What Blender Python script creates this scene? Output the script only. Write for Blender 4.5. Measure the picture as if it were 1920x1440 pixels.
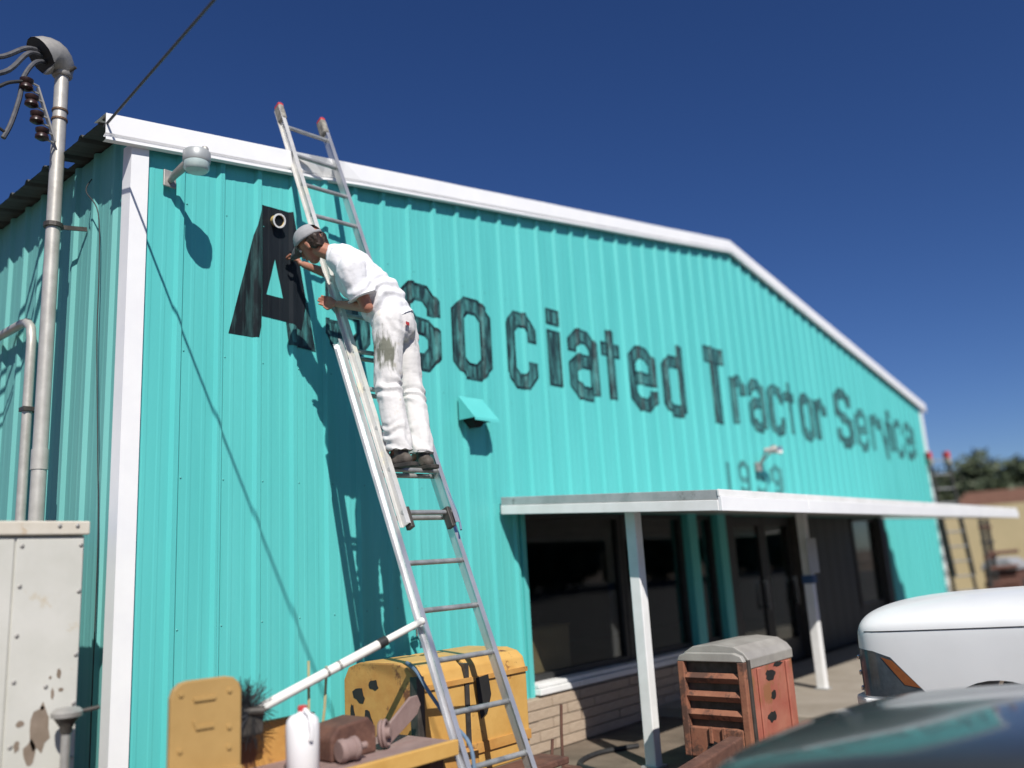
import bpy, bmesh, math, random
from mathutils import Vector, Matrix, noise, Euler

random.seed(7)
for o in list(bpy.data.objects):
    bpy.data.objects.remove(o, do_unlink=True)
scn = bpy.context.scene
col = scn.collection
V = Vector

# ------------------------------------------------------------------ camera
CAM = V((-2.425, -5.215, 1.612))
YAW, PITCH, ROLL = math.radians(49.889), math.radians(12.069), math.radians(-3.36)
fw = V((math.sin(YAW)*math.cos(PITCH), math.cos(YAW)*math.cos(PITCH), math.sin(PITCH)))
rt0 = V((math.cos(YAW), -math.sin(YAW), 0)); up0 = rt0.cross(fw)
rt = rt0*math.cos(ROLL) + up0*math.sin(ROLL)
up = up0*math.cos(ROLL) - rt0*math.sin(ROLL)
cd = bpy.data.cameras.new('camera')
cd.sensor_width = 36.0
cd.lens = 1604.2/1920*36.0
cd.clip_start = 0.05
cd.clip_end = 2000
cd.dof.use_dof = True
cd.dof.focus_distance = 5.7
cd.dof.aperture_fstop = 0.5
cam = bpy.data.objects.new('camera', cd)
cam.matrix_world = Matrix(((rt.x, up.x, -fw.x, CAM.x), (rt.y, up.y, -fw.y, CAM.y), (rt.z, up.z, -fw.z, CAM.z), (0, 0, 0, 1)))
col.objects.link(cam)
scn.camera = cam

# ------------------------------------------------------------------ sky, sun, exposure
SUN = V((0.63, 1.0, -1.18)).normalized()          # direction the light travels
EL = math.asin(-SUN.z)
AZ = math.atan2(-SUN.x, -SUN.y)                    # from +Y towards +X
world = bpy.data.worlds.new('World')
scn.world = world
world.use_nodes = True
wn = world.node_tree.nodes; wl = world.node_tree.links
bg = wn['Background']
sky = wn.new('ShaderNodeTexSky')
sky.sky_type = 'NISHITA'
sky.sun_disc = False
sky.sun_elevation = EL
sky.sun_rotation = AZ % (2*math.pi)
sky.air_density = 0.75
sky.dust_density = 0.3
sky.ozone_density = 5.0
hs = wn.new('ShaderNodeHueSaturation')                # clear dry air: deep saturated blue all over
hs.inputs['Saturation'].default_value = 1.18
hs.inputs['Value'].default_value = 1.42
hs.inputs['Hue'].default_value = 0.513
wl.new(sky.outputs[0], hs.inputs['Color'])
wl.new(hs.outputs[0], bg.inputs[0])
bg.inputs[1].default_value = 0.051
sd = bpy.data.lights.new('sun', 'SUN')
sd.energy = 5.0
sd.angle = math.radians(0.53)
sd.color = (1.0, 0.955, 0.89)
sun = bpy.data.objects.new('sun', sd)
sun.rotation_euler = SUN.to_track_quat('-Z', 'Y').to_euler()
sun.location = (-20, -30, 40)
col.objects.link(sun)
scn.render.engine = 'CYCLES'
scn.view_settings.view_transform = 'Standard'
scn.view_settings.look = 'None'
scn.view_settings.gamma = 1.0
scn.view_settings.exposure = 0.14

# ------------------------------------------------------------------ materials
MATS = {}
def mat(name, c1, c2=None, scale=6.0, rough=0.5, metal=0.0, bump=0.0, bscale=60.0, lo=0.35, hi=0.65,
        stretch=(1, 1, 1), coat=0.0, c3=None, s3=3.0, t3=0.6, ior=1.45, spec=0.5, detail=5.0):
    if name in MATS:
        return MATS[name]
    m = bpy.data.materials.new(name); m.use_nodes = True
    nt = m.node_tree; N = nt.nodes; L = nt.links
    b = N['Principled BSDF']
    b.inputs['Roughness'].default_value = rough
    b.inputs['Metallic'].default_value = metal
    b.inputs['Coat Weight'].default_value = coat
    b.inputs['Coat Roughness'].default_value = 0.03
    b.inputs['IOR'].default_value = ior
    b.inputs['Specular IOR Level'].default_value = spec
    b.inputs['Base Color'].default_value = (*c1, 1)
    if c2 is not None or bump > 0:
        tc = N.new('ShaderNodeTexCoord'); mp = N.new('ShaderNodeMapping')
        mp.inputs['Scale'].default_value = stretch
        L.new(tc.outputs['Object'], mp.inputs['Vector'])
    if c2 is not None:
        n = N.new('ShaderNodeTexNoise'); n.inputs['Scale'].default_value = scale; n.inputs['Detail'].default_value = detail
        n.inputs['Roughness'].default_value = 0.62
        L.new(mp.outputs[0], n.inputs['Vector'])
        r = N.new('ShaderNodeValToRGB')
        r.color_ramp.elements[0].position = lo; r.color_ramp.elements[0].color = (*c1, 1)
        r.color_ramp.elements[1].position = hi; r.color_ramp.elements[1].color = (*c2, 1)
        L.new(n.outputs['Fac'], r.inputs['Fac'])
        out = r.outputs[0]
        if c3 is not None:
            n3 = N.new('ShaderNodeTexNoise'); n3.inputs['Scale'].default_value = s3; n3.inputs['Detail'].default_value = 6
            n3.inputs['Roughness'].default_value = 0.7
            L.new(mp.outputs[0], n3.inputs['Vector'])
            r3 = N.new('ShaderNodeValToRGB')
            r3.color_ramp.elements[0].position = t3; r3.color_ramp.elements[1].position = min(1.0, t3+0.07)
            L.new(n3.outputs['Fac'], r3.inputs['Fac'])
            mx = N.new('ShaderNodeMix'); mx.data_type = 'RGBA'
            L.new(r3.outputs[0], mx.inputs['Factor'])
            L.new(out, mx.inputs['A']); mx.inputs['B'].default_value = (*c3, 1)
            out = mx.outputs['Result']
        L.new(out, b.inputs['Base Color'])
        rr = N.new('ShaderNodeMapRange')
        rr.inputs['To Min'].default_value = max(0, rough-0.07); rr.inputs['To Max'].default_value = min(1, rough+0.09)
        L.new(n.outputs['Fac'], rr.inputs['Value']); L.new(rr.outputs[0], b.inputs['Roughness'])
    if bump > 0:
        nb = N.new('ShaderNodeTexNoise'); nb.inputs['Scale'].default_value = bscale; nb.inputs['Detail'].default_value = 4
        L.new(mp.outputs[0], nb.inputs['Vector'])
        bp = N.new('ShaderNodeBump'); bp.inputs['Strength'].default_value = bump; bp.inputs['Distance'].default_value = 0.01
        L.new(nb.outputs['Fac'], bp.inputs['Height']); L.new(bp.outputs[0], b.inputs['Normal'])
    MATS[name] = m
    return m

TEAL = mat('teal_paint', (0.092, 0.475, 0.458), (0.112, 0.535, 0.515), 2.6, 0.36, bump=0.14, bscale=4.0, stretch=(1.6, 1.6, 0.14), spec=0.4, lo=.3, hi=.7)
TEALGREY = mat('greyer_teal_paint', (0.125, 0.375, 0.355), (0.150, 0.415, 0.392), 2.6, 0.6, bump=0.14, bscale=4.0, stretch=(1.6, 1.6, 0.14), spec=0.3, lo=.3, hi=.7)  # greyer, darker teal for the side wall panels
WHITE = mat('white_trim_paint', (0.80, 0.80, 0.81), (0.84, 0.84, 0.84), 4, 0.38, bump=0.05, bscale=12)
WHITE2 = mat('weathered_white_paint', (0.72, 0.72, 0.70), (0.80, 0.80, 0.79), 5, 0.5, c3=(0.45, 0.42, 0.36), s3=7, t3=0.66)
FLASH = mat('grey_flashing', (0.36, 0.37, 0.37), (0.50, 0.50, 0.50), 5, 0.4, metal=0.3, c3=(0.16, 0.16, 0.15), s3=4, t3=0.60)
ROOFM = mat('dull_roof_sheet', (0.055, 0.057, 0.054), (0.085, 0.087, 0.083), 5, 0.6)
GALV = mat('galvanised_pipe', (0.42, 0.40, 0.36), (0.52, 0.50, 0.46), 9, 0.42, metal=0.35, bump=0.06, bscale=30, c3=(0.30, 0.19, 0.10), s3=5, t3=0.68)
GREYMET = mat('grey_cast_metal', (0.30, 0.29, 0.27), (0.40, 0.385, 0.36), 8, 0.5, metal=0.4, bump=0.1)
DKMET = mat('dark_iron', (0.055, 0.05, 0.045), (0.10, 0.09, 0.08), 14, 0.5, metal=0.4)
ALU = mat('ladder_aluminium', (0.62, 0.62, 0.62), (0.74, 0.74, 0.74), 10, 0.36, metal=0.75, bump=0.05, bscale=40, stretch=(1, 1, .3))
ALUP = mat('paint_splashed_rail', (0.62, 0.615, 0.59), (0.74, 0.73, 0.70), 8, 0.42, metal=0.4, c3=(0.78, 0.74, 0.62), s3=5, t3=0.56)
RUNG = mat('worn_rung_aluminium', (0.30, 0.31, 0.31), (0.46, 0.47, 0.47), 12, 0.45, metal=0.55)
RED = mat('red_plastic', (0.55, 0.04, 0.04), (0.42, 0.05, 0.05), 20, 0.5)
DIRTYW = mat('grimy_rubber', (0.35, 0.33, 0.28), (0.16, 0.15, 0.13), 30, 0.7)
BLACKR = mat('black_rubber', (0.018, 0.018, 0.02), (0.03, 0.03, 0.03), 12, 0.6)
CABLE = mat('cable_grey_black', (0.06, 0.062, 0.07), (0.10, 0.10, 0.11), 20, 0.5)
BROWNC = mat('brown_glazed_ceramic', (0.022, 0.010, 0.010), (0.035, 0.016, 0.014), 10, 0.35)
PAINTB = mat('black_sign_paint', (0.006, 0.008, 0.011), (0.013, 0.018, 0.023), 5, 0.5, stretch=(1, 1, .2), spec=0.25)
WASH = mat('thin_black_wash', (0.015, 0.034, 0.038), (0.085, 0.34, 0.33), 7.5, 0.45, lo=0.42, hi=0.72, stretch=(3.2, 1, 0.5), detail=7)
WASHL = mat('faded_wash', (0.030, 0.085, 0.09), (0.085, 0.38, 0.36), 7.5, 0.4, lo=0.40, hi=0.76, stretch=(3.2, 1, 0.5), detail=7)
WASHD = mat('dense_black_wash', (0.009, 0.013, 0.016), (0.050, 0.13, 0.13), 9, 0.5, spec=0.25, lo=0.45, hi=0.85, stretch=(3.5, 1, 0.35), detail=8)
OUTL = mat('letter_outline_paint', (0.010, 0.018, 0.021), (0.05, 0.17, 0.17), 6, 0.4, lo=0.45, hi=0.75)
YEL = mat('weathered_yellow_paint', (0.52, 0.29, 0.075), (0.60, 0.36, 0.105), 5, 0.5, bump=0.12, bscale=30, c3=(0.16, 0.055, 0.022), s3=5.5, t3=0.635)
YELR = mat('rusty_yellow_paint', (0.46, 0.22, 0.055), (0.54, 0.30, 0.085), 6, 0.65, bump=0.18, bscale=30, c3=(0.15, 0.06, 0.028), s3=3.2, t3=0.54)
YELD = mat('shade_toned_yellow', (0.36, 0.225, 0.080), (0.41, 0.26, 0.095), 4, 0.5, bump=0.1, bscale=25)  # shade on the upright plate is darkened into this yellow
RUST = mat('brown_rust', (0.085, 0.04, 0.03), (0.15, 0.072, 0.05), 9, 0.8, bump=0.3, bscale=40, c3=(0.25, 0.14, 0.10), s3=6, t3=0.6)
MAUVE = mat('dusty_mauve_steel', (0.23, 0.155, 0.14), (0.30, 0.21, 0.19), 8, 0.7, bump=0.15)
ORED = mat('faded_red_tractor_paint', (0.34, 0.10, 0.07), (0.40, 0.155, 0.105), 5, 0.7, bump=0.15, bscale=30, c3=(0.28, 0.12, 0.055), s3=3.0, t3=0.50)
OREDR = mat('rusted_red_grille', (0.22, 0.085, 0.05), (0.30, 0.13, 0.075), 8, 0.75, bump=0.2, c3=(0.10, 0.05, 0.035), s3=5, t3=0.50)
OLDTOP = mat('sun_bleached_hood_top', (0.33, 0.31, 0.28), (0.42, 0.40, 0.36), 5, 0.5, metal=0.2)
DARK = mat('dark_void', (0.012, 0.012, 0.012), (0.02, 0.019, 0.018), 5, 0.8)
CAB = mat('chalky_white_cabinet', (0.53, 0.525, 0.47), (0.61, 0.60, 0.55), 2.2, 0.5, bump=0.05, bscale=20, c3=(0.52, 0.45, 0.33), s3=1.7, t3=0.57)
CABCAP = mat('cream_cabinet_cap', (0.56, 0.51, 0.42), (0.66, 0.62, 0.54), 3, 0.55, c3=(0.48, 0.34, 0.20), s3=4, t3=0.60)
PEEL = mat('bare_brown_primer', (0.20, 0.155, 0.115), (0.26, 0.205, 0.16), 12, 0.8)
STONE = mat('tan_split_stone', (0.42, 0.32, 0.235), (0.50, 0.40, 0.30), 7, 0.85, bump=0.6, bscale=28)
MORTAR = mat('grey_mortar', (0.33, 0.26, 0.20), (0.38, 0.30, 0.24), 20, 0.95, bump=0.3)
CONC = mat('walkway_concrete', (0.26, 0.225, 0.18), (0.33, 0.29, 0.24), 2.0, 0.9, bump=0.25, bscale=60)
DIRT = mat('gravel_dirt', (0.105, 0.082, 0.060), (0.185, 0.145, 0.108), 2.5, 0.95, bump=0.7, bscale=45, detail=9)
ASPH = mat('pale_worn_asphalt', (0.05, 0.049, 0.047), (0.075, 0.072, 0.068), 1.5, 0.92, bump=0.5, bscale=90, detail=9)
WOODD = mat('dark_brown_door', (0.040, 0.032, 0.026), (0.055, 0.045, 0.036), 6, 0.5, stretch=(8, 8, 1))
DKFR = mat('dark_bronze_frame', (0.035, 0.036, 0.036), (0.05, 0.05, 0.05), 6, 0.4, metal=0.3)
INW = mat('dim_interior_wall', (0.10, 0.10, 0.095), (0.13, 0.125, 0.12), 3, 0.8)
CARDB = mat('tan_cardboard', (0.42, 0.26, 0.13), (0.50, 0.33, 0.17), 3, 0.85)
PAPER = mat('pale_paper', (0.55, 0.55, 0.53), (0.65, 0.65, 0.62), 5, 0.8)
PVC = mat('white_pvc', (0.74, 0.72, 0.66), (0.80, 0.79, 0.74), 5, 0.4)
JUG = mat('milky_plastic', (0.80, 0.79, 0.80), (0.84, 0.84, 0.84), 3, 0.4)
SKIN = mat('sunburnt_skin', (0.34, 0.145, 0.095), (0.42, 0.19, 0.125), 14, 0.5, bump=0.05, bscale=80)
HAIR = mat('dark_brown_hair', (0.020, 0.013, 0.010), (0.045, 0.028, 0.02), 45, 0.5, bump=0.5, bscale=60, stretch=(1, 1, .3))
CAPM = mat('grey_cap_cloth', (0.30, 0.30, 0.31), (0.36, 0.36, 0.37), 30, 0.85, bump=0.15, bscale=150)
CAPD = mat('dark_grey_brim_cloth', (0.09, 0.09, 0.095), (0.12, 0.12, 0.125), 30, 0.85)
TEE = mat('white_cotton', (0.70, 0.70, 0.725), (0.75, 0.745, 0.76), 6, 0.9, bump=0.5, bscale=22)
BOOT = mat('scuffed_brown_boot', (0.055, 0.046, 0.038), (0.11, 0.095, 0.08), 16, 0.7, bump=0.2)
SOLE = mat('boot_sole', (0.03, 0.028, 0.026), (0.05, 0.045, 0.04), 16, 0.8)
CARW = mat('white_car_paint', (0.76, 0.76, 0.75), (0.80, 0.80, 0.79), 2.0, 0.45, coat=0.25)
CARD = mat('dusty_dark_grey_car_paint', (0.030, 0.034, 0.036), (0.046, 0.050, 0.050), 1.2, 0.42, metal=0.1, coat=0.8, bump=.03, bscale=300)
CARD.node_tree.nodes['Principled BSDF'].inputs['Coat Roughness'].default_value = 0.09
CHROME = mat('chrome', (0.7, 0.7, 0.7), None, rough=0.12, metal=1.0)
TYRE = mat('tyre_rubber', (0.02, 0.02, 0.02), (0.03, 0.03, 0.03), 20, 0.8)
AMBER = mat('amber_lens', (0.20, 0.065, 0.025), (0.26, 0.09, 0.03), 20, 0.2)
BULB = mat('frosted_reflector', (0.80, 0.80, 0.78), None, rough=0.08, metal=0.9)
CREAM = mat('cream_stucco', (0.55, 0.46, 0.26), (0.60, 0.50, 0.29), 1.5, 0.9, bump=0.2)
TILE = mat('brown_roof_tile', (0.22, 0.12, 0.085), (0.30, 0.17, 0.12), 8, 0.85)
BLUEP = mat('blue_paint', (0.03, 0.07, 0.17), (0.04, 0.09, 0.20), 6, 0.5)
ORANGE = mat('orange_paint', (0.55, 0.26, 0.06), None, rough=0.5)
BARK = mat('bark', (0.10, 0.075, 0.055), (0.16, 0.12, 0.09), 10, 0.9, bump=0.6)
LEAF = mat('dark_leaf', (0.035, 0.050, 0.024), (0.065, 0.085, 0.04), 1.3, 0.6)
LEAF2 = mat('grey_green_leaf', (0.05, 0.07, 0.03), (0.09, 0.11, 0.05), 1.3, 0.6)
BRISTLE = mat('black_bristle', (0.02, 0.022, 0.024), (0.04, 0.04, 0.045), 20, 0.6)
STICK = mat('dry_stalk', (0.36, 0.33, 0.17), (0.45, 0.42, 0.24), 8, 0.8)
BLUEROPE = mat('faded_blue_strap', (0.10, 0.17, 0.26), (0.16, 0.23, 0.31), 12, 0.8)
TARNYEL = mat('yellow_cup_plastic', (0.75, 0.55, 0.20), (0.80, 0.62, 0.28), 12, 0.4)
SIGNG = mat('grey_sign_face', (0.45, 0.45, 0.44), (0.52, 0.52, 0.50), 5, 0.6)
GRDOOR = mat('shade_darkened_grey', (0.030, 0.030, 0.030), (0.042, 0.042, 0.041), 4, 0.5)  # grey darkened to carry the awning's shade on siding and pilaster

def glass(name, tint=(0.75, 0.8, 0.8), rough=0.0, trans=1.0):
    m = bpy.data.materials.new(name); m.use_nodes = True
    nt = m.node_tree; N = nt.nodes; L = nt.links
    N.remove(N['Principled BSDF'])
    gl = N.new('ShaderNodeBsdfGlossy'); gl.inputs['Roughness'].default_value = rough; gl.inputs['Color'].default_value = (1, 1, 1, 1)
    tr = N.new('ShaderNodeBsdfTransparent'); tr.inputs['Color'].default_value = (*tint, 1)
    fr = N.new('ShaderNodeFresnel')                      # thin pane: the same reflectance from both sides
    ge = N.new('ShaderNodeNewGeometry'); mr = N.new('ShaderNodeMapRange')
    mr.inputs['To Min'].default_value = 1.5; mr.inputs['To Max'].default_value = 1/1.5
    L.new(ge.outputs['Backfacing'], mr.inputs['Value']); L.new(mr.outputs[0], fr.inputs['IOR'])
    mx = N.new('ShaderNodeMixShader')
    L.new(fr.outputs[0], mx.inputs[0]); L.new(tr.outputs[0], mx.inputs[1]); L.new(gl.outputs[0], mx.inputs[2])
    L.new(mx.outputs[0], N['Material Output'].inputs['Surface'])
    MATS[name] = m
    return m
GLASS = glass('window_glass', (0.70, 0.74, 0.74))
LENS = glass('lamp_lens', (0.85, 0.9, 0.9), 0.08)
HLENS = glass('headlight_lens', (0.8, 0.84, 0.86), 0.02)
AUTOG = glass('car_glass', (0.25, 0.28, 0.28))

# ------------------------------------------------------------------ mesh builder
class MB:
    def __init__(s): s.v = []; s.f = []
    def add(s, vs, fs):
        k = len(s.v); s.v += [V(p) for p in vs]; s.f += [[k+i for i in f] for f in fs]; return s
    def box(s, x0, x1, y0, y1, z0, z1):
        return s.add([(x0,y0,z0),(x1,y0,z0),(x1,y1,z0),(x0,y1,z0),(x0,y0,z1),(x1,y0,z1),(x1,y1,z1),(x0,y1,z1)],
                     [(0,3,2,1),(4,5,6,7),(0,1,5,4),(1,2,6,5),(2,3,7,6),(3,0,4,7)])
    def obox(s, c, ax, ay, az):
        c, ax, ay, az = V(c), V(ax), V(ay), V(az)
        P = [c+i*ax+j*ay+k*az for k in (-1, 1) for (i, j) in ((-1,-1),(1,-1),(1,1),(-1,1))]
        return s.add(P, [(0,3,2,1),(4,5,6,7),(0,1,5,4),(1,2,6,5),(2,3,7,6),(3,0,4,7)])
    def beam(s, p0, p1, w, h, side=None):
        p0, p1 = V(p0), V(p1); d = p1-p0; L = d.length; d.normalize()
        sd_ = V(side) if side is not None else (V((0,0,1)) if abs(d.z) < .9 else V((1,0,0)))
        a = (sd_ - d*sd_.dot(d)).normalized(); b = d.cross(a)
        return s.obox((p0+p1)/2, a*w/2, b*h/2, d*L/2)
    def tube(s, path, r, n=8, caps=True):
        P = [V(p) for p in path]; R = r if isinstance(r, (list, tuple)) else [r]*len(P)
        k0 = len(s.v); prev = None
        for i, p in enumerate(P):
            t = (P[min(i+1, len(P)-1)] - P[max(i-1, 0)]).normalized()
            if prev is None:
                a = V((0,0,1)) if abs(t.z) < .9 else V((1,0,0))
            else: a = prev
            a = (a - t*a.dot(t)).normalized(); prev = a; b = t.cross(a)
            for j in range(n):
                q = 2*math.pi*j/n
                s.v.append(p + (a*math.cos(q)+b*math.sin(q))*R[i])
        for i in range(len(P)-1):
            for j in range(n):
                s.f.append([k0+i*n+j, k0+i*n+(j+1)%n, k0+(i+1)*n+(j+1)%n, k0+(i+1)*n+j])
        if caps:
            s.f.append([k0+j for j in range(n)][::-1]); s.f.append([k0+(len(P)-1)*n+j for j in range(n)])
        return s
    def lathe(s, base, axis, prof, n=20, caps=True):
        ax = V(axis).normalized(); a = ax.orthogonal().normalized(); b = ax.cross(a); k0 = len(s.v); base = V(base)
        for h, r in prof:
            for j in range(n):
                q = 2*math.pi*j/n; s.v.append(base+ax*h+(a*math.cos(q)+b*math.sin(q))*max(r, 1e-4))
        for i in range(len(prof)-1):
            for j in range(n): s.f.append([k0+i*n+j, k0+i*n+(j+1) % n, k0+(i+1)*n+(j+1) % n, k0+(i+1)*n+j])
        if caps: s.f.append([k0+j for j in range(n)][::-1]); s.f.append([k0+(len(prof)-1)*n+j for j in range(n)])
        return s
    def prism(s, poly, o, a, b, t):
        """poly 2D in axes a,b at o, extruded by vector t"""
        o, a, b, t = V(o), V(a), V(b), V(t); n = len(poly)
        P = [o+a*x+b*y for x, y in poly]; Q = [p+t for p in P]
        return s.add(P+Q, [list(range(n))[::-1], list(range(n, 2*n))] + [[i, (i+1) % n, n+(i+1) % n, n+i] for i in range(n)])

ORG = {}
def mk(name, mb, m, parent=None, smooth=False, bevel=0.0, origin=None, seg=2, recalc=True):
    vs, fs = (mb.v, mb.f)
    if parent is not None: org = V(ORG[parent.name])
    elif origin is not None: org = V(origin)
    else:
        xs = [v.x for v in vs]; ys = [v.y for v in vs]; zs = [v.z for v in vs]
        org = V(((min(xs)+max(xs))/2, (min(ys)+max(ys))/2, min(zs)))
    me = bpy.data.meshes.new(name)
    me.from_pydata([tuple(v-org) for v in vs], [], fs)
    bm = bmesh.new(); bm.from_mesh(me)
    if recalc: bmesh.ops.recalc_face_normals(bm, faces=bm.faces)
    if bevel > 0:
        ed = [e for e in bm.edges if len(e.link_faces) == 2 and e.calc_face_angle(0) > 0.6]
        bmesh.ops.bevel(bm, geom=ed, offset=bevel, segments=seg, affect='EDGES', profile=0.5, clamp_overlap=True)
    bm.to_mesh(me); bm.free()
    if smooth:
        for p in me.polygons: p.use_smooth = True
        if smooth is not True: 
            me.set_sharp_from_angle(angle=smooth)
    me.materials.append(m)
    o = bpy.data.objects.new(name, me); col.objects.link(o)
    if parent is not None: o.parent = parent
    else: o.location = org
    ORG[o.name] = org
    return o
def empty(name, loc, label, cat, group=None):
    o = bpy.data.objects.new(name, None); col.objects.link(o); o.location = loc; ORG[o.name] = V(loc)
    return tag(o, label, cat, group)
def tag(o, label=None, cat=None, group=None, kind=None):
    if label: o['label'] = label
    if cat: o['category'] = cat
    if group: o['group'] = group
    if kind: o['kind'] = kind
    return o
SM = math.radians(40)
def copy_of(o, parent, loc=None, rot=None, scale=None):
    c = o.copy(); col.objects.link(c); c.parent = parent
    if loc is not None: c.location = loc
    if rot is not None: c.rotation_euler = rot
    if scale is not None: c.scale = scale
    ORG[c.name] = ORG[o.name]
    return c

# ------------------------------------------------------------------ ground
g = MB().add([(-300,-300,0),(500,-300,0),(500,300,0),(-300,300,0)], [(0,1,2,3)])
tag(mk('ground', g, DIRT, origin=(0,0,0)), kind='structure')
lot = MB()
lot.add([(-60,-40,.004),(60,-40,.004),(60,-2.9,.004),(-60,-2.9,.004)], [(0,1,2,3)])
tag(mk('parking_lot', lot, ASPH, origin=(0,-20,.004)), kind='structure')
wk = MB().box(5.7, 15.2, -2.45, -0.03, -0.05, 0.10)
tag(mk('walkway', wk, CONC, origin=(10,-1.2,0), bevel=0.012), kind='structure')

# ------------------------------------------------------------------ metal building
W = 17.67; DEP = 13.0; XR0 = 0.644; RS = 0.3048
RIDGE = W/2
def ztop(x):   # roof line, underside of the rake trim
    return 4.66 + 0.166*(RIDGE-abs(x-RIDGE)) - 0.17
bld = empty('metal_building', (W/2, DEP/2, 0), 'long turquoise corrugated metal workshop with white trim and low gable roof', 'building')

def rib_points(a, b, phase):
    """profile breakpoints (x, height) between a and b, major ribs at phase + k*RS"""
    pts = []
    k0 = math.floor((a-phase)/RS)-1; k1 = math.ceil((b-phase)/RS)+1
    for k in range(k0, k1+1):
        c = phase+k*RS
        for dx, h in ((-.036,0),(-.016,.026),(.016,.026),(.036,0)): pts.append((c+dx, h))
        for m_ in (.104, .2008):
            for dx, h in ((-.018,0),(-.009,.0016),(.009,.0016),(.018,0)): pts.append((c+m_+dx, h))
    pts.sort()
    return pts
def prof_at(x, phase, pts):
    for (x0,h0),(x1,h1) in zip(pts, pts[1:]):
        if x0 <= x <= x1: return h0+(h1-h0)*(x-x0)/max(1e-9, x1-x0)
    return 0.0
FP = rib_points(-0.5, W+0.5, XR0)
def strip(a, b, pts):
    xs = [a]+[x for x, h in pts if a+1e-5 < x < b-1e-5]+[b]
    return [(x, prof_at(x, 0, pts)) for x in xs]
# openings in the front: the storefront
OPX0, OPX1, OPZ = 3.80, 14.15, 2.12
edges = [0.06]
x = XR0
while x < W-0.06:
    if x > 0.3: edges.append(x)
    x += 3*RS
edges.append(W-0.06)
for i, (a, b) in enumerate(zip(edges, edges[1:])):
    off = 0.0012*(i % 2)
    mb = MB()
    cuts = [a]+[c for c in (OPX0, OPX1, RIDGE) if a < c < b]+[b]
    for c0, c1 in zip(cuts, cuts[1:]):
        mid = (c0+c1)/2
        zb = OPZ if OPX0 < mid < OPX1 else 0.06
        if 3.5 < mid < OPX0: zb = 0.33
        S = strip(c0, c1, FP)
        for (x0,h0),(x1,h1) in zip(S, S[1:]):
            mb.add([(x0,-h0-off,zb),(x1,-h1-off,zb),(x1,-h1-off,ztop(x1)-.0),(x0,-h0-off,ztop(x0)-.0)], [(0,1,2,3)])
    mk('wall_panel', mb, TEAL, bld, recalc=False)
# side wall (faces -X)
SPH = 0.22
SP = rib_points(-0.3, DEP+0.3, SPH)
e2 = [0.06]+[SPH+RS*3*k for k in range(0, 14) if 0.3 < SPH+RS*3*k < DEP-.1]+[DEP-.1]
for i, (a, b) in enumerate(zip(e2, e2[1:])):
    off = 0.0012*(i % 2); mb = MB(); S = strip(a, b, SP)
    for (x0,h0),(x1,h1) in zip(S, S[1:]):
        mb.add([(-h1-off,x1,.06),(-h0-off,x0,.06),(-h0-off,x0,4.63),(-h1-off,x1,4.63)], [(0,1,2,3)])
    mk('wall_panel', mb, TEALGREY, bld, recalc=False)
# plain far walls
mb = MB().add([(W,0.1,0),(W,DEP,0),(W,DEP,4.5),(W,.1,4.5)], [(0,1,2,3)]); mk('far_wall', mb, TEAL, bld)
mb = MB().add([(0,DEP,0),(W,DEP,0),(W,DEP,4.5),(RIDGE,DEP,6.0),(0,DEP,4.5)], [(0,1,2,3,4)]); mk('back_wall', mb, TEAL, bld)
# corner trims
for xa, s in ((0, 1), (W, -1)):
    mb = MB()
    t = .004
    x0, x1 = (xa-.030*s, xa+.088*s)
    mb.box(min(x0,x1), max(x0,x1), -.043, -.039, 0.05, ztop(0.1)-.01)
    mb.box(min(x0, x0+.004*s), max(x0, x0+.004*s), -.039, .075, 0.05, ztop(0.1)-.01)
    mb.box(min(x1, x1-.004*s), max(x1, x1-.004*s), -.039, -.004, 0.05, ztop(0.1)-.01)
    mb.box(min(x0+.004*s, x0+.027*s), max(x0+.004*s, x0+.027*s), .071, .075, 0.05, ztop(0.1)-.01)
    mk('corner_trim', mb, WHITE, bld)
# rake trims: profile (y, z) relative to roof line
RP = [(0.10, 0.170), (-0.075, 0.170), (-0.080, 0.030), (-0.055, 0.020), (-0.055, 0.008), (-0.085, 0.002), (-0.086, -0.018), (-0.045, -0.022)]
def rake(xa, xb, dent=False, lift=0.0):
    mb = MB(); n = 26
    rows = []
    for i in range(n+1):
        x = xa+(xb-xa)*i/n; z = ztop(x)
        row = []
        for j, (y, dz) in enumerate(RP):
            yy, zz = y-lift+(.0035*noise.noise(V((x*1.7,j*.15,3))) if 0 < j < 7 else 0), dz+.002*noise.noise(V((x*1.1,7,j*.1)))
            if dent:
                u = (x-1.50)/0.30
                if abs(u) < 1 and j >= 2:
                    k = (1-abs(u))*(1.0 if u < 0 else 1.0)
                    yy += 0.075*k; zz += 0.022*k
            row.append((x, yy, z+zz))
        rows.append(row)
    m = len(RP)
    vs = [p for r in rows for p in r]; fs = []
    for i in range(n):
        for j in range(m-1):
            fs.append((i*m+j, (i+1)*m+j, (i+1)*m+j+1, i*m+j+1))
    mb.add(vs, fs)
    return mk('rake_trim', mb, WHITE, bld, recalc=False)
xs_ = [-0.22, 4.35, RIDGE]
rake(-0.22, 4.35, dent=True); rake(4.30, RIDGE, lift=0.003); rake(RIDGE, 13.3); rake(13.25, W+.22, lift=0.003)
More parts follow.
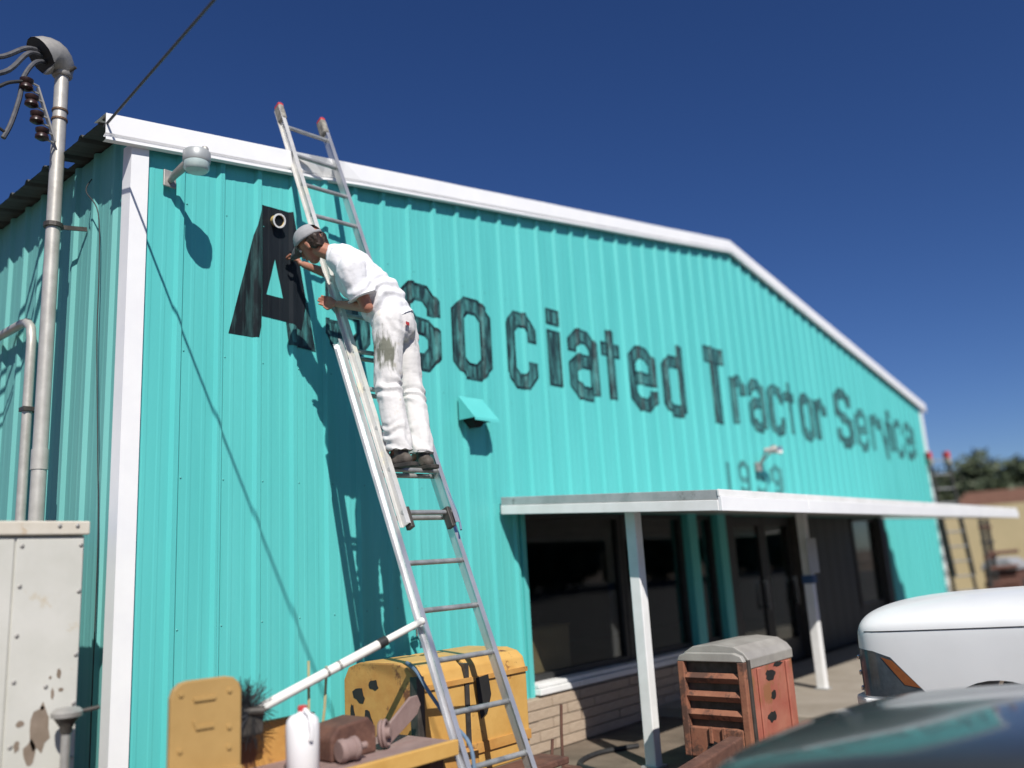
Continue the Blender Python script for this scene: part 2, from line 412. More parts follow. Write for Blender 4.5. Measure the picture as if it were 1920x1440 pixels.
# rows of screws beside the ribs
fs_ = MB()
for k in range(-1, 58):
    for zr in (.35, 1.35, 2.30, 3.15, 4.20, 5.2):
        xx = XR0+k*RS+.048
        if not (.16 < xx < W-.16) or zr > ztop(xx)-.15 or (OPX0-.05 < xx < OPX1+.05 and zr < OPZ): continue
        fs_.lathe((xx,-.001,zr), (0,-1,0), [(0,.0065),(.0025,.0065),(.005,.003)], 6)
for k in range(0, 42):
    for zr in (.35, 1.35, 2.30, 3.15, 4.0):
        fs_.lathe((-.001,SPH+k*RS+.048,zr), (-1,0,0), [(0,.0065),(.0025,.0065),(.005,.003)], 6)
tag(mk('screws', fs_, mat('painted_screw',(.075,.38,.365),(.09,.42,.40),20,.45), bld), kind='stuff')
# roof sheets (ribs run up the slope, so their ends show along the eave)
def roof_sheet(side, ya, yb, xe):
    mb = MB(); S = strip(ya, yb, rib_points(ya-.1, yb+.1, 0.05))
    for (y0,h0),(y1,h1) in zip(S, S[1:]):
        for hh in (0, -0.004):
            pts = []
            for (xx) in (xe, RIDGE):
                zz = ztop(xx)+0.158 if xx >= 0 else 4.49+.158+0.166*xx
                pts.append(zz)
            xe_, xr_ = (xe, RIDGE) if side > 0 else (W-xe, RIDGE)
            mb.add([(xe_,y0,pts[0]+h0+hh),(xe_,y1,pts[0]+h1+hh),(xr_,y1,pts[1]+h1+hh),(xr_,y0,pts[1]+h0+hh)], [(0,1,2,3)])
    return mk('roof_sheet', mb, ROOFM, bld, recalc=False)
ys = [-0.05, 0.76, 0.88]+[0.88+.9144*k for k in range(1, 14)]
for a, b in zip(ys, ys[1:]):
    roof_sheet(1, a, b, -0.20 if not (0.72 < a < 0.8) else -0.06)
    roof_sheet(-1, a, b, -0.20)
# eave plate under the sheets
mb = MB().box(.01, .06, .1, DEP, 4.44, 4.52); mk('eave_strut', mb, DKMET, bld)

# ------------------------------------------------------------------ painted lettering (follows the corrugation)
def clip_slab(poly, a, b):
    def cl(P, keep, xc):
        out = []
        for i in range(len(P)):
            p, q = P[i], P[(i+1) % len(P)]
            ip, iq = keep(p[0]), keep(q[0])
            if ip: out.append(p)
            if ip != iq:
                t = (xc-p[0])/(q[0]-p[0]); out.append((xc, p[1]+t*(q[1]-p[1])))
        return out
    P = cl(poly, lambda x: x >= a, a)
    return cl(P, lambda x: x <= b, b) if len(P) > 2 else []
def paint_poly(mb, poly, off):
    x0 = min(p[0] for p in poly); x1 = max(p[0] for p in poly)
    bx = [x for x, h in FP if x0 < x < x1]; bx = [x0]+bx+[x1]
    for a, b in zip(bx, bx[1:]):
        if b-a < 1e-6: continue
        P = clip_slab(poly, a, b)
        if len(P) < 3: continue
        Q = []
        for p in P:
            if not Q or abs(p[0]-Q[-1][0])+abs(p[1]-Q[-1][1]) > 1e-6: Q.append(p)
        if len(Q) < 3: continue
        mb.add([(p[0], -prof_at(min(max(p[0], a), b), 0, FP)-off, p[1]) for p in Q], [list(range(len(Q)))])
def offset_line(P, d, closed):
    n = len(P); out = []
    for i in range(n):
        p = V(P[i])
        a = V(P[i-1]) if (i > 0 or closed) else None
        b = V(P[(i+1) % n]) if (i < n-1 or closed) else None
        d1 = (p-a).normalized() if a is not None else None
        d2 = (b-p).normalized() if b is not None else None
        if d1 is None: nn = V((-d2.y, d2.x)); out.append(p+nn*d); continue
        if d2 is None: nn = V((-d1.y, d1.x)); out.append(p+nn*d); continue
        n1 = V((-d1.y, d1.x)); n2 = V((-d2.y, d2.x)); m_ = (n1+n2).normalized()
        out.append(p+m_*d/max(.35, m_.dot(n1)))
    return out
LAYER = [0]
def stroke(mb, P, w, off, closed=False):
    A = offset_line(P, w/2, closed); B = offset_line(P, -w/2, closed); n = len(P)
    for i in range(n if closed else n-1):
        j = (i+1) % n
        paint_poly(mb, [tuple(A[i]), tuple(A[j]), tuple(B[j]), tuple(B[i])], off)
    return A, B
# glyph strokes in a unit box: x 0..1, y 0..1 (x-height = 1 for small letters)
c_ = .22
GL = {
 's': [([(1,.70),(1,.84),(.72,1),(.28,1),(0,.84),(0,.62),(.25,.52),(.75,.50),(1,.40),(1,.16),(.72,0),(.28,0),(0,.16),(0,.30)], 0)],
 'o': [([(0,.16),(0,.84),(.3,1),(.7,1),(1,.84),(1,.16),(.7,0),(.3,0)], 1)],
 'c': [([(1,.68),(1,.84),(.7,1),(.3,1),(0,.84),(0,.16),(.3,0),(.7,0),(1,.16),(1,.32)], 0)],
 'i': [([(.5,0),(.5,1)], 0), ([(.5,1.14),(.5,1.40)], 0)],
 'a': [([(0,.72),(0,.85),(.3,1),(.7,1),(1,.84),(1,0)], 0), ([(.86,.56),(.3,.56),(0,.43),(0,.15),(.3,0),(.86,.0)], 0)],
 't': [([(.5,0),(.5,1.24)], 0), ([(0,.90),(.36,.90)], 0), ([(.64,.90),(1,.90)], 0)],
 'e': [([(.14,.50),(1,.50),(1,.84),(.7,1),(.3,1),(0,.84),(0,.16),(.3,0),(.7,0),(1,.16),(1,.28)], 0)],
 'd': [([(1,0),(1,1.35)], 0), ([(.86,1),(.3,1),(0,.84),(0,.16),(.3,0),(.86,0)], 0)],
 'T': [([(-.13,1),(1.13,1)], 0), ([(.5,.88),(.5,-.1)], 0)],
 'r': [([(.1,0),(.1,1)], 0), ([(.26,.80),(.5,.98),(.8,.98),(1,.84),(1,.66)], 0)],
 'S': [([(1,.76),(1,.87),(.72,1),(.28,1),(0,.87),(0,.62),(.25,.54),(.75,.46),(1,.38),(1,.13),(.72,0),(.28,0),(0,.13),(0,.26)], 0)],
 'v': [([(0,1),(.5,.02),(1,1)], 0)],
 '1': [([(.5,0),(.5,1)], 0)],
 '9': [([(.85,.40),(.3,.40),(0,.52),(0,.86),(.3,1),(.7,1),(1,.86),(1,.14),(.7,0),(.3,0),(0,.14)], 0)],
 '5': [([(1,1),(0,1),(0,.56),(.7,.56),(1,.44),(1,.14),(.7,0),(.3,0),(0,.14)], 0)],
}
def letter(ch, x0, x1, z0, h, w, fill, desc, outline=True, dark=OUTL):
    o_ = None; mf = MB(); mo = MB()
    X0, X1 = x0+w/2, x1-w/2; Z0 = z0+w/2; H = h-w
    for k, (P, cl) in enumerate(GL[ch]):
        Q = [(X0+(X1-X0)*a, Z0+H*b) for a, b in P]
        random.seed(hash((ch, k)) % 1000)
        off = 0.0030+0.0009*k
        A, B = stroke(mf, Q, w, off, bool(cl))
        if outline:
            lw = 0.024
            if cl:
                stroke(mo, [tuple(p) for p in A], lw, off+.0022, True); stroke(mo, [tuple(p) for p in B], lw, off+.0031, True)
            else:
                ring = [tuple(p) for p in A]+[tuple(p) for p in reversed(B)]
                stroke(mo, ring, lw, off+.0022, True)
    f = mk('painted_letter', mf, fill, bld, recalc=False); f['label'] = desc
    if mo.f: mk('letter_outline', mo, dark, f, recalc=False)
    return f
ZB, LC, UC = 3.322, 0.765, 1.05
line1 = [('s',1.55,1.99),('s',2.30,2.80),('o',2.97,3.48),('c',3.70,4.17),('i',4.37,4.57),('a',4.72,5.24),('t',5.28,5.76),('e',5.88,6.46),('d',6.63,7.16),
         ('T',7.72,8.34),('r',8.42,8.86),('a',9.00,9.52),('c',9.64,10.20),('t',10.20,10.70),('o',10.84,11.36),('r',11.42,11.90),
         ('S',12.42,13.20),('e',13.38,13.98),('r',14.14,14.66),('v',14.70,15.22),('i',15.22,15.44),('c',15.54,16.10),('e',16.20,16.82)]
for i, (ch, a, b) in enumerate(line1):
    hh = UC if ch in 'TS' else LC
    wd = 0.135 if i < 10 else 0.125
    if ch == 'T': wd = .205
    if ch == 'S': wd = .17
    if ch == 'i': wd = b-a-.0
    if ch == 'i': wd = min(wd, .19)
    fill = WASH if i < 9 or ch in 'TS' else WASHL
    letter(ch, a, b, ZB, hh, wd, fill, 'painted sign letter %s in thin black wash' % ch, outline=True, dark=OUTL)
for ch, a, b in (('1',8.00,8.24),('9',8.42,8.76),('5',8.92,9.26),('9',9.44,9.80)):
    letter(ch, a, b, 2.40, 0.46, 0.085, mat('faint_numeral_wash', (0.045, 0.16, 0.16), (0.085, 0.38, 0.37), 7.5, 0.4, lo=.4, hi=.7, stretch=(3.2,1,.5)), 'faint painted numeral %s over the awning' % ch, outline=False)
# the big A, already painted black except one foot
T = dict(TL=(.978,4.369),TM=(1.095,4.374),TR=(1.243,4.378),B0=(.717,3.326),B1=(.948,3.33),R0=(1.225,3.331),R1=(1.441,3.319),
         ap=(1.095,3.967),hL=(1.022,3.675),hR=(1.165,3.672),cL=(.982,3.504),cR=(1.202,3.496))
mbA = MB()
fin = {}
def line_pt(a, b, t): return (a[0]+(b[0]-a[0])*t, a[1]+(b[1]-a[1])*t)
rm = line_pt(T['TR'], T['R1'], .72); rl = (1.200, 3.56)
for poly in ([T['TL'],T['TM'],T['ap'],T['hL'],T['cL']], [T['TM'],T['TR'],line_pt(T['TR'],T['R1'],.42),T['ap']],
             [T['ap'],line_pt(T['TR'],T['R1'],.42),line_pt(T['TR'],T['R1'],.66),T['hR']],
             [T['hL'],T['hR'],T['cR'],T['cL']], [T['hR'],line_pt(T['TR'],T['R1'],.66),(1.33,3.45),T['cR']]):
    paint_poly(mbA, poly, .0045)
aL = mk('painted_letter', mbA, PAINTB, bld, recalc=False); aL['label'] = 'painted letter A, its upper part already solid black'
mbB = MB(); paint_poly(mbB, [T['TL'],T['cL'],T['B1'],T['B0']], .003)
mk('letter_leg', mbB, WASHD, aL, recalc=False)
mbB = MB(); paint_poly(mbB, [T['cR'],(1.33,3.45),(1.415,3.45),T['R1'],T['R0']], .003)
paint_poly(mbB, [(1.33,3.45),line_pt(T['TR'],T['R1'],.66),(1.415,3.45)], .003)
mk('letter_foot', mbB, WASH, aL, recalc=False)
mbB = MB(); stroke(mbB, [T['cR'],T['R0'],T['R1'],line_pt(T['TR'],T['R1'],.66)], .024, .0062)
mk('letter_outline', mbB, OUTL, aL, recalc=False)

# ------------------------------------------------------------------ storefront, knee wall
def part(name, m, parent, *boxes, bevel=0.0):
    mb = MB()
    for b in boxes: mb.box(*b)
    return mk(name, mb, m, parent, bevel=bevel)
YF = 0.10   # storefront plane
part('opening_jamb', TEAL, bld, (3.74,3.80,-.034,.22,0.33,2.12), bevel=.004)
part('opening_jamb', TEAL, bld, (14.15,14.21,-.034,.22,0.06,2.12), bevel=.004)
part('opening_head', TEAL, bld, (3.80,14.15,-.02,.22,2.12,2.17))
kw = part('knee_wall', MORTAR, bld, (3.56,7.55,-.055,.20,0.0,0.46))
brick0 = None; nrow = 5
for r in range(nrow):
    z0 = 0.01+r*0.09; xx = 3.53 + (0.21 if r % 2 else 0)
    row = [3.53]
    while xx < 7.6:
        row.append(xx) if xx > 3.6 else None
        xx += 0.42
    row.append(7.57)
    for a, b in zip(row, row[1:]):
        if b-a < .04: continue
        if brick0 is None:
            mb = MB().box(-.5,.5,-.5,.5,-.5,.5)
            brick0 = mk('stone', mb, STONE, kw, bevel=.03); br = brick0
            for v_ in br.data.vertices: v_.co = v_.co+ORG[bld.name]
        else: br = copy_of(brick0, kw)
        o_ = ORG[bld.name]
        br.location = V(((a+b)/2, -.075+random.uniform(-.008,.008), z0+.041))-o_
        br.scale = (b-a-.010, .07, .081)
sill = part('window_sill', WHITE2, bld, (3.80,7.52,-.10,.18,0.475,0.53), (3.80,7.52,-.075,.18,0.535,0.57), bevel=.006)
def window(x0, x1, z0, z1, fm=DKFR, t=.055, name='window', pane=GLASS):
    f = part(name, fm, bld, (x0,x1,YF-.04,YF+.04,z1-t,z1), (x0,x1,YF-.04,YF+.04,z0,z0+t), (x0,x0+t,YF-.04,YF+.04,z0+t,z1-t), (x1-t,x1,YF-.04,YF+.04,z0+t,z1-t))
    part('pane', pane, f, (x0+t,x1-t,YF-.004,YF+.004,z0+t,z1-t))
    return f
window(3.82, 5.52, .575, 2.115); window(5.54, 6.86, .575, 2.115)
part('mullion', TEAL, bld, (6.87,7.07,-.03,.17,.575,2.12), bevel=.004)
window(7.08, 7.62, .575, 2.115)
part('mullion', TEAL, bld, (7.63,7.83,-.03,.17,.10,2.12), bevel=.004)
def door(x0, x1, m, glassy=True):
    d = part('door', m, bld, (x0,x0+.10,YF-.03,YF+.03,.11,2.11), (x1-.10,x1,YF-.03,YF+.03,.11,2.11), (x0+.10,x1-.10,YF-.03,YF+.03,1.98,2.11), (x0+.10,x1-.10,YF-.03,YF+.03,.11,.40))
    if glassy: part('pane', GLASS, d, (x0+.10,x1-.10,YF-.004,YF+.004,.40,1.98))
    else: part('panel', m, d, (x0+.10,x1-.10,YF-.015,YF+.015,.40,1.98))
    part('handle', CHROME, d, (x1-.14,x1-.12,YF-.09,YF-.07,.85,1.25), (x1-.14,x1-.12,YF-.07,YF-.03,.87,.90), (x1-.14,x1-.12,YF-.07,YF-.03,1.20,1.23))
    return d
part('post', DKFR, bld, (7.84,8.10,.0,.18,.10,2.12))
door(8.12, 9.08, DKFR); door(9.10, 10.06, DKFR)
part('pilaster', DKMET, bld, (10.08,10.30,-.05,.18,.10,2.12), bevel=.01)
for k in range(6):
    a = 10.31+k*.385
    part('siding_board', GRDOOR, bld, (a,a+.375,YF-.02,YF+.03,.10,2.12), bevel=.006)
window(12.64, 13.86, .62, 2.11); part('knee_panel', GRDOOR, bld, (12.64,13.86,YF-.02,YF+.04,.10,.615))
part('pilaster', GRDOOR, bld, (13.88,14.14,-.02,.18,.10,2.12), bevel=.01)
# room behind the glass
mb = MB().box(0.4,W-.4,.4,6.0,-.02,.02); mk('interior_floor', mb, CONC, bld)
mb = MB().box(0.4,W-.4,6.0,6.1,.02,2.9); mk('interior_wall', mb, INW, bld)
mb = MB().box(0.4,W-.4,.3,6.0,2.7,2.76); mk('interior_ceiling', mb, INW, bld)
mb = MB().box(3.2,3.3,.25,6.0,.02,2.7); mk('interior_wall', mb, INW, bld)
cab_i = empty('shop_counter', (5.2,2.4,.02), 'dark shop counter behind the big front window', 'counter')
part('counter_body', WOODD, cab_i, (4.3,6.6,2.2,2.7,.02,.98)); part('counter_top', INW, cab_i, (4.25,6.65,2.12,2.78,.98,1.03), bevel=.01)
cb = empty('cardboard_box', (4.15,.62,.02), 'tan cardboard carton just inside the window beside the yellow hood', 'box')
part('carton', CARDB, cb, (3.84,4.62,.165,.62,.02,1.02), bevel=.008); part('flap', CARDB, cb, (3.84,4.64,.16,.42,1.025,1.035))
pb = MB().box(5.35,5.75,.9,1.25,1.04,1.40); 
tag(mk('paper_bag', MB().prism([(-.2,0),(.2,0),(.17,.36),(-.17,.34)], (5.55,2.25,1.03), (1,0,0), (0,0,1), (0,.25,0)), PAPER, bevel=.015), 'pale paper bag standing on the dark shop counter', 'bag')
sh = empty('wall_shelf', (5.2,5.8,1.4), 'dim shelf on the back wall of the shop', 'shelf')
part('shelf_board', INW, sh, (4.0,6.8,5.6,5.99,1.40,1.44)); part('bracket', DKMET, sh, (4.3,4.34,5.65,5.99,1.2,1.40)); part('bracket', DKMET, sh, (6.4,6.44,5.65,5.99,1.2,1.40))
tag(mk('carton_box', MB().box(4.3,5.0,5.65,5.95,1.44,1.85), PAPER, bevel=.01), 'pale carton on the left of the dim back shelf', 'box')
tag(mk('carton_box', MB().box(5.3,6.2,5.65,5.95,1.44,1.72), PAPER, bevel=.01), 'low pale carton on the right of the dim back shelf', 'box')

# ------------------------------------------------------------------ awning with posts
CX0, CX1, CY = 3.48, 13.95, -2.20
cn = empty('flat_awning', (8.7,-1.1,1.9), 'flat white awning with grey flashing along the storefront', 'awning')
def zc(y): return 2.232 + (y+.0)*(0.292/2.2)*0.5      # top surface slopes gently down outwards
mb = MB(); n = 14
mb.add([(CX0+.05,-.045,2.20),(CX1-.05,-.045,2.20),(CX1-.05,CY+.05,2.06),(CX0+.05,CY+.05,2.06),
        (CX0+.05,-.045,2.12),(CX1-.05,-.045,2.12),(CX1-.05,CY+.05,1.98),(CX0+.05,CY+.05,1.98)],
       [(0,1,2,3),(7,6,5,4),(0,3,7,4),(1,5,6,2),(2,6,7,3),(0,4,5,1)])
mk('deck', mb, FLASH, cn)
def fascia(name, a, b, za0, za1, zb0, zb1, n, m, t=.03, lip=0.0):
    a, b, n = V(a), V(b), V(n)
    mb = MB()
    mb.add([(a.x,a.y,za0),(b.x,b.y,zb0),(b.x,b.y,zb1),(a.x,a.y,za1)] + [(p.x+n.x*t,p.y+n.y*t,z) for p, z in ((a,za0),(b,zb0),(b,zb1),(a,za1))],
           [(0,1,2,3),(7,6,5,4),(0,4,5,1),(1,5,6,2),(2,6,7,3),(3,7,4,0)])
    return mk(name, mb, m, cn, bevel=.004)
# left edge: white board below, grey flashing above
fascia('fascia', (CX0,-.045,0), (CX0,CY,0), 2.085, 2.165, 1.935, 2.015, (-1,0,0), WHITE2)
fascia('flashing', (CX0,-.045,0), (CX0,CY-.0,0), 2.168, 2.240, 2.018, 2.092, (-1,0,0), FLASH, t=.022)
fascia('fascia', (CX1,-.045,0), (CX1,CY,0), 2.085, 2.165, 1.935, 2.015, (1,0,0), WHITE2)
fascia('flashing', (CX1,-.045,0), (CX1,CY,0), 2.168, 2.240, 2.018, 2.092, (1,0,0), FLASH, t=.022)
seams = [CX0-.03, 5.1, 7.6, 10.2, 12.2, CX1+.03]
for i, (a, b) in enumerate(zip(seams, seams[1:])):
    fascia('fascia', (a+.004,CY,0), (b-.004,CY,0), 1.932, 2.040, 1.932, 2.040, (0,-1,0), WHITE, t=.03+.002*(i % 2))
    fascia('flashing', (a,CY,0), (b,CY,0), 2.042, 2.094, 2.042, 2.094, (0,-1,0), WHITE2, t=.02+.002*(i % 2))
POSTX = [3.77, 7.33]
for i, px in enumerate(POSTX):
    zt = 2.03
    mb = MB().box(px-.05, px+.05, -1.29, -1.19, 0.0 if i == 0 else .09, zt)
    p_ = mk('post', mb, WHITE2, cn, bevel=.008)
    mk('post_foot', MB().box(px-.075, px+.075, -1.315, -1.165, 0 if i == 0 else .10, (0 if i == 0 else .10)+.012), FLASH, p_)
mb = MB().box(CX0+.1, CX1-.1, -1.29, -1.19, 2.035, 2.075); mk('header_beam', mb, WHITE2, cn)
# small sign on the second post
sg = empty('notice_sign', (7.33,-1.31,1.35), 'small grey notice board fixed to the shaded awning post', 'sign')
part('board', SIGNG, sg, (7.19,7.47,-1.320,-1.305,1.35,1.74), bevel=.004); part('tie', BLUEP, sg, (7.27,7.39,-1.3045,-1.18,1.24,1.33))

# ------------------------------------------------------------------ lamp on the facade
lp = empty('wall_lamp', (.235,-.02,4.33), 'round grey barn lamp on a short arm at the top corner of the wall', 'lamp')
mk('mount_plate', MB().box(.19,.28,-.052,-.036,4.26,4.38), GREYMET, lp, bevel=.006)
mk('arm', MB().tube([(.235,-.05,4.305),(.237,-.12,4.330),(.245,-.29,4.362)], [.020,.027,.034], 10), GREYMET, lp, smooth=SM)
LC_ = V((.252,-.365,4.325))
mk('housing', MB().lathe(LC_, (0,0,1), [(0.0,.083),(.010,.088),(.070,.088),(.080,.080),(.086,.045),(.087,.001)], 28), mat('lamp_housing_paint',(0.34,0.36,0.36),(0.40,0.42,0.42),8,.4,metal=.2), lp, smooth=SM)
mk('lens', MB().lathe(LC_+V((0,0,-.058)), (0,0,1), [(0,.001),(.002,.068),(.016,.080),(.058,.082)], 28), mat('ribbed_lamp_lens',(0.42,0.52,0.51),(0.50,0.60,0.58),20,.15), lp, smooth=SM)
mk('photocell', MB().lathe(LC_+V((.045,-.02,.082)), (0,0,1), [(0,.024),(.030,.024),(.040,.018),(.041,.001)], 14), GREYMET, lp, smooth=SM)

# ------------------------------------------------------------------ vent hood
vh = empty('vent_hood', (3.28,-.10,2.93), 'small turquoise sheet metal vent hood on the wall below the lettering', 'vent hood')
vx0, vx1 = 2.97, 3.29
mb = MB().add([(vx0,-.036,3.13),(vx1,-.036,3.13),(vx1,-.225,2.91),(vx0,-.225,2.91),(vx0,-.036,2.91),(vx1,-.036,2.91)], [(0,3,2,1),(0,4,3),(1,2,5)])
mk('hood', mb, TEAL, vh)
mk('hood_lip', MB().add([(vx0,-.225,2.91),(vx1,-.225,2.91),(vx1,-.230,2.885),(vx0,-.230,2.885)], [(0,1,2,3)]), TEAL, vh)
mk('duct', MB().tube([(3.13,-.01,2.93),(3.13,-.12,2.925)], .08, 16), DARK, vh)

# ------------------------------------------------------------------ twin flood light above the awning
fl = empty('flood_light', (8.93,-.05,2.75), 'small twin bulb flood light above the awning near the numerals', 'lamp')
mk('box', MB().box(8.87,8.99,-.09,-.036,2.72,2.85), GREYMET, fl, bevel=.01)
for dx, n_ in ((-.02,0),(.16,1)):
    a = V((8.93,-.09,2.82)); b = V((8.93+dx,-.22,3.00)); c = b+V((.10,-.12,.01))
    mk('arm', MB().tube([a, b], .014, 8), GREYMET, fl)
    bb = mk('bulb', MB().lathe(b, (c-b), [(-.03,.03),(.03,.035),(.10,.06),(.13,.062),(.14,.05),(.145,.001)], 16), BULB if n_ else GREYMET, fl, smooth=SM)

# ------------------------------------------------------------------ service mast with weatherhead
MX, MY = -.225, 0.655
ms = empty('service_mast', (MX,MY,2.0), 'grey conduit service mast with weatherhead rising past the eave', 'mast')
mk('conduit', MB().tube([(MX,MY,1.98),(MX,MY,5.235)], .046, 18), GALV, ms, smooth=SM)
mk('coupling', MB().tube([(MX,MY,2.40),(MX,MY,2.53)], .052, 18), GALV, ms, smooth=SM)
# weatherhead: hood swept over an arc towards -X / camera left
hd_ = V((-0.86,-.05,0)).normalized()
base = V((MX,MY,5.19)); pts = []; rad = []
mbw = MB(); n = 18; rings = []
for i in range(9):
    t = i/8; ang = t*math.radians(128)
    ctr = base + hd_*(0.095*(1-math.cos(ang))) + V((0,0,.03+.10*math.sin(ang)))
    tn = (hd_*math.sin(ang)*.095 + V((0,0,.10*math.cos(ang)))).normalized()
    sd2 = tn.cross(V((hd_.y,-hd_.x,0))).normalized(); ww = V((hd_.y,-hd_.x,0)).normalized()
    r1 = .062+.062*min(1,t*1.9)**.8; r2 = .060+.070*min(1,t*1.7)**.8
    rings.append([ctr + ww*r1*math.cos(2*math.pi*j/n) + sd2*r2*math.sin(2*math.pi*j/n) for j in range(n)])
k0 = len(mbw.v)
for r_ in rings: mbw.v += r_
for i in range(8):
    for j in range(n): mbw.f.append([i*n+j, i*n+(j+1) % n, (i+1)*n+(j+1) % n, (i+1)*n+j])
wh = mk('weatherhead', mbw, GREYMET, ms, smooth=SM)
fc = sum(rings[-1], V())/n
mbf = MB(); mbf.v = [fc+(p-fc)*.97+(rings[-2][0]-rings[-1][0])*.1 for p in rings[-1]]; mbf.f = [list(range(n))]
mk('cable_plate', mbf, BLACKR, wh)
mk('neck_clamp', MB().lathe((MX,MY,5.20), (0,0,1), [(0,.058),(.012,.068),(.06,.068),(.075,.060)], 18), GREYMET, wh, smooth=SM)
mk('clamp_bolt', MB().tube([(MX+.03,MY-.06,5.24),(MX+.05,MY-.10,5.26)], .012, 8), DKMET, wh)
for z in (4.86, 4.93): mk('band', MB().lathe((MX,MY,z), (0,0,1), [(0,.049),(.0,.053),(.014,.053),(.014,.049)], 18, False), mat('rusty_band',(0.16,0.09,0.05),(0.10,0.07,0.05),20,.6,metal=.3), ms)
# insulator rack
ra, rb = V((-.40,MY-.06,5.02)), V((-.27,MY-.06,4.66))
rk = mk('insulator_rack', MB().beam(ra, rb, .035, .012, side=(0,1,0)), GREYMET, ms)
rdir = (rb-ra).normalized(); out = V((-.88,-.40,-.12)).normalized()
for k in range(4):
    c = ra.lerp(rb, .04+.30*k)
    e = c+out*.10
    for dz in (-.028, .028):
        mk('clevis_bar', MB().tube([c+V((0,0,dz)), e+V((0,0,dz))], .008, 6), GALV, rk)
    mk('insulator', MB().lathe(e-V((0,0,.045)), (0,0,1), [(0,.001),(.0,.024),(.012,.044),(.032,.042),(.045,.030),(.058,.042),(.078,.044),(.09,.024),(.091,.001)], 14), BROWNC, rk, smooth=SM)
# wall clamp
mk('wall_clamp', MB().lathe((MX,MY,4.06), (0,0,1), [(0,.05),(0,.062),(.03,.062),(.03,.05)], 18).beam((MX+.04,MY,4.075), (-.01,MY-.02,4.10), .03, .012), DKMET, ms)
def wire(name, path, r, m, label, cat, group=None, n=8, sub=6):
    # Catmull-Rom smoothing
    P = [V(p) for p in path]; Q = []
    for i in range(len(P)-1):
        p0, p1, p2, p3 = P[max(i-1,0)], P[i], P[i+1], P[min(i+2,len(P)-1)]
        for k in range(sub):
            t = k/sub
            Q.append(0.5*((2*p1)+(p2-p0)*t+(2*p0-5*p1+4*p2-p3)*t*t+(3*p1-p0-3*p2+p3)*t**3))
    Q.append(P[-1])
    o = mk(name, MB().tube(Q, r, n), m, smooth=SM)
    return tag(o, label, cat, group)
wf = fc
wire('service_cable', [wf+V((.03,0,.03)), wf+V((-.10,-.03,.0)), wf+V((-.28,-.05,-.16)), wf+V((-.55,-.08,-.24)), wf+V((-1.2,-.2,-.1)), wf+V((-4,-.6,.5))], .017, CABLE, 'uppermost grey cable leaving the weatherhead', 'cable', 'cables at the weatherhead')
wire('service_cable', [wf+V((.03,.0,.0)), wf+V((-.09,-.04,-.04)), wf+V((-.24,-.06,-.26)), wf+V((-.50,-.10,-.36)), wf+V((-1.1,-.2,-.25)), wf+V((-4,-.7,.35))], .017, CABLE, 'second grey cable leaving the weatherhead, drooping lower', 'cable', 'cables at the weatherhead')
wire('service_cable', [wf+V((.04,0,-.03)), wf+V((-.05,-.05,-.10)), wf+V((-.12,-.07,-.25)), wf+V((-.14,-.08,-.42)), wf+V((-.18,-.08,-.62)), wf+V((-.22,-.08,-.74))], .016, CABLE, 'grey cable hanging from the weatherhead with a frayed end', 'cable', 'cables at the weatherhead')
i0 = ra+out*.11
wire('drop_wire', [i0, i0+V((-.10,-.02,-.06)), i0+V((-.25,-.05,-.18)), i0+V((-.6,-.10,-.25)), i0+V((-4,-.6,.25))], .012, BLACKR, 'black wire dropping away from the topmost insulator', 'wire', 'wires at the insulators')
wire('drop_wire', [wf+V((-.20,-.08,-.70)), wf+V((-.30,-.09,-.66)), wf+V((-.45,-.1,-.58)), wf+V((-.9,-.12,-.5))], .010, BLACKR, 'black wire tail crossing the frayed cable end', 'wire', 'wires at the insulators')
# long wire from the gable corner towards the street
A0 = V((-.207,-.03,4.55))
pole_pt = A0+V((-.097,-1,.022))*26
wire('guy_wire', [A0, A0.lerp(pole_pt,.33)+V((0,0,-.08)), A0.lerp(pole_pt,.66)+V((0,0,-.08)), pole_pt], .0085, CABLE, 'single dark wire running from the gable corner into the sky', 'wire')
wire('thin_cable', [(-.05,.50,4.42),(-.10,.46,4.30),(-.055,.36,4.12),(-.045,.33,3.7),(-.05,.30,3.2),(-.05,.22,2.5),(-.05,.16,1.9),(-.05,.15,1.0),(-.05,.14,.3)], .004, BLACKR, 'thin black cable hanging down the side wall behind the mast', 'cable')
# bent conduit further along the side wall
bc = empty('bent_conduit', (-.10,1.2,0), 'bent galvanised conduit on the shaded side wall left of the mast', 'conduit')
mk('pipe', MB().tube([(-.085,3.2,3.60),(-.085,1.50,3.60),(-.085,1.40,3.585),(-.085,1.33,3.53),(-.085,1.305,3.44),(-.085,1.305,3.3),(-.085,1.305,.02)], .033, 14), GALV, bc, smooth=SM)
mk('strap', MB().box(-.125,-.024,1.26,1.35,2.9,2.93), DKMET, bc)

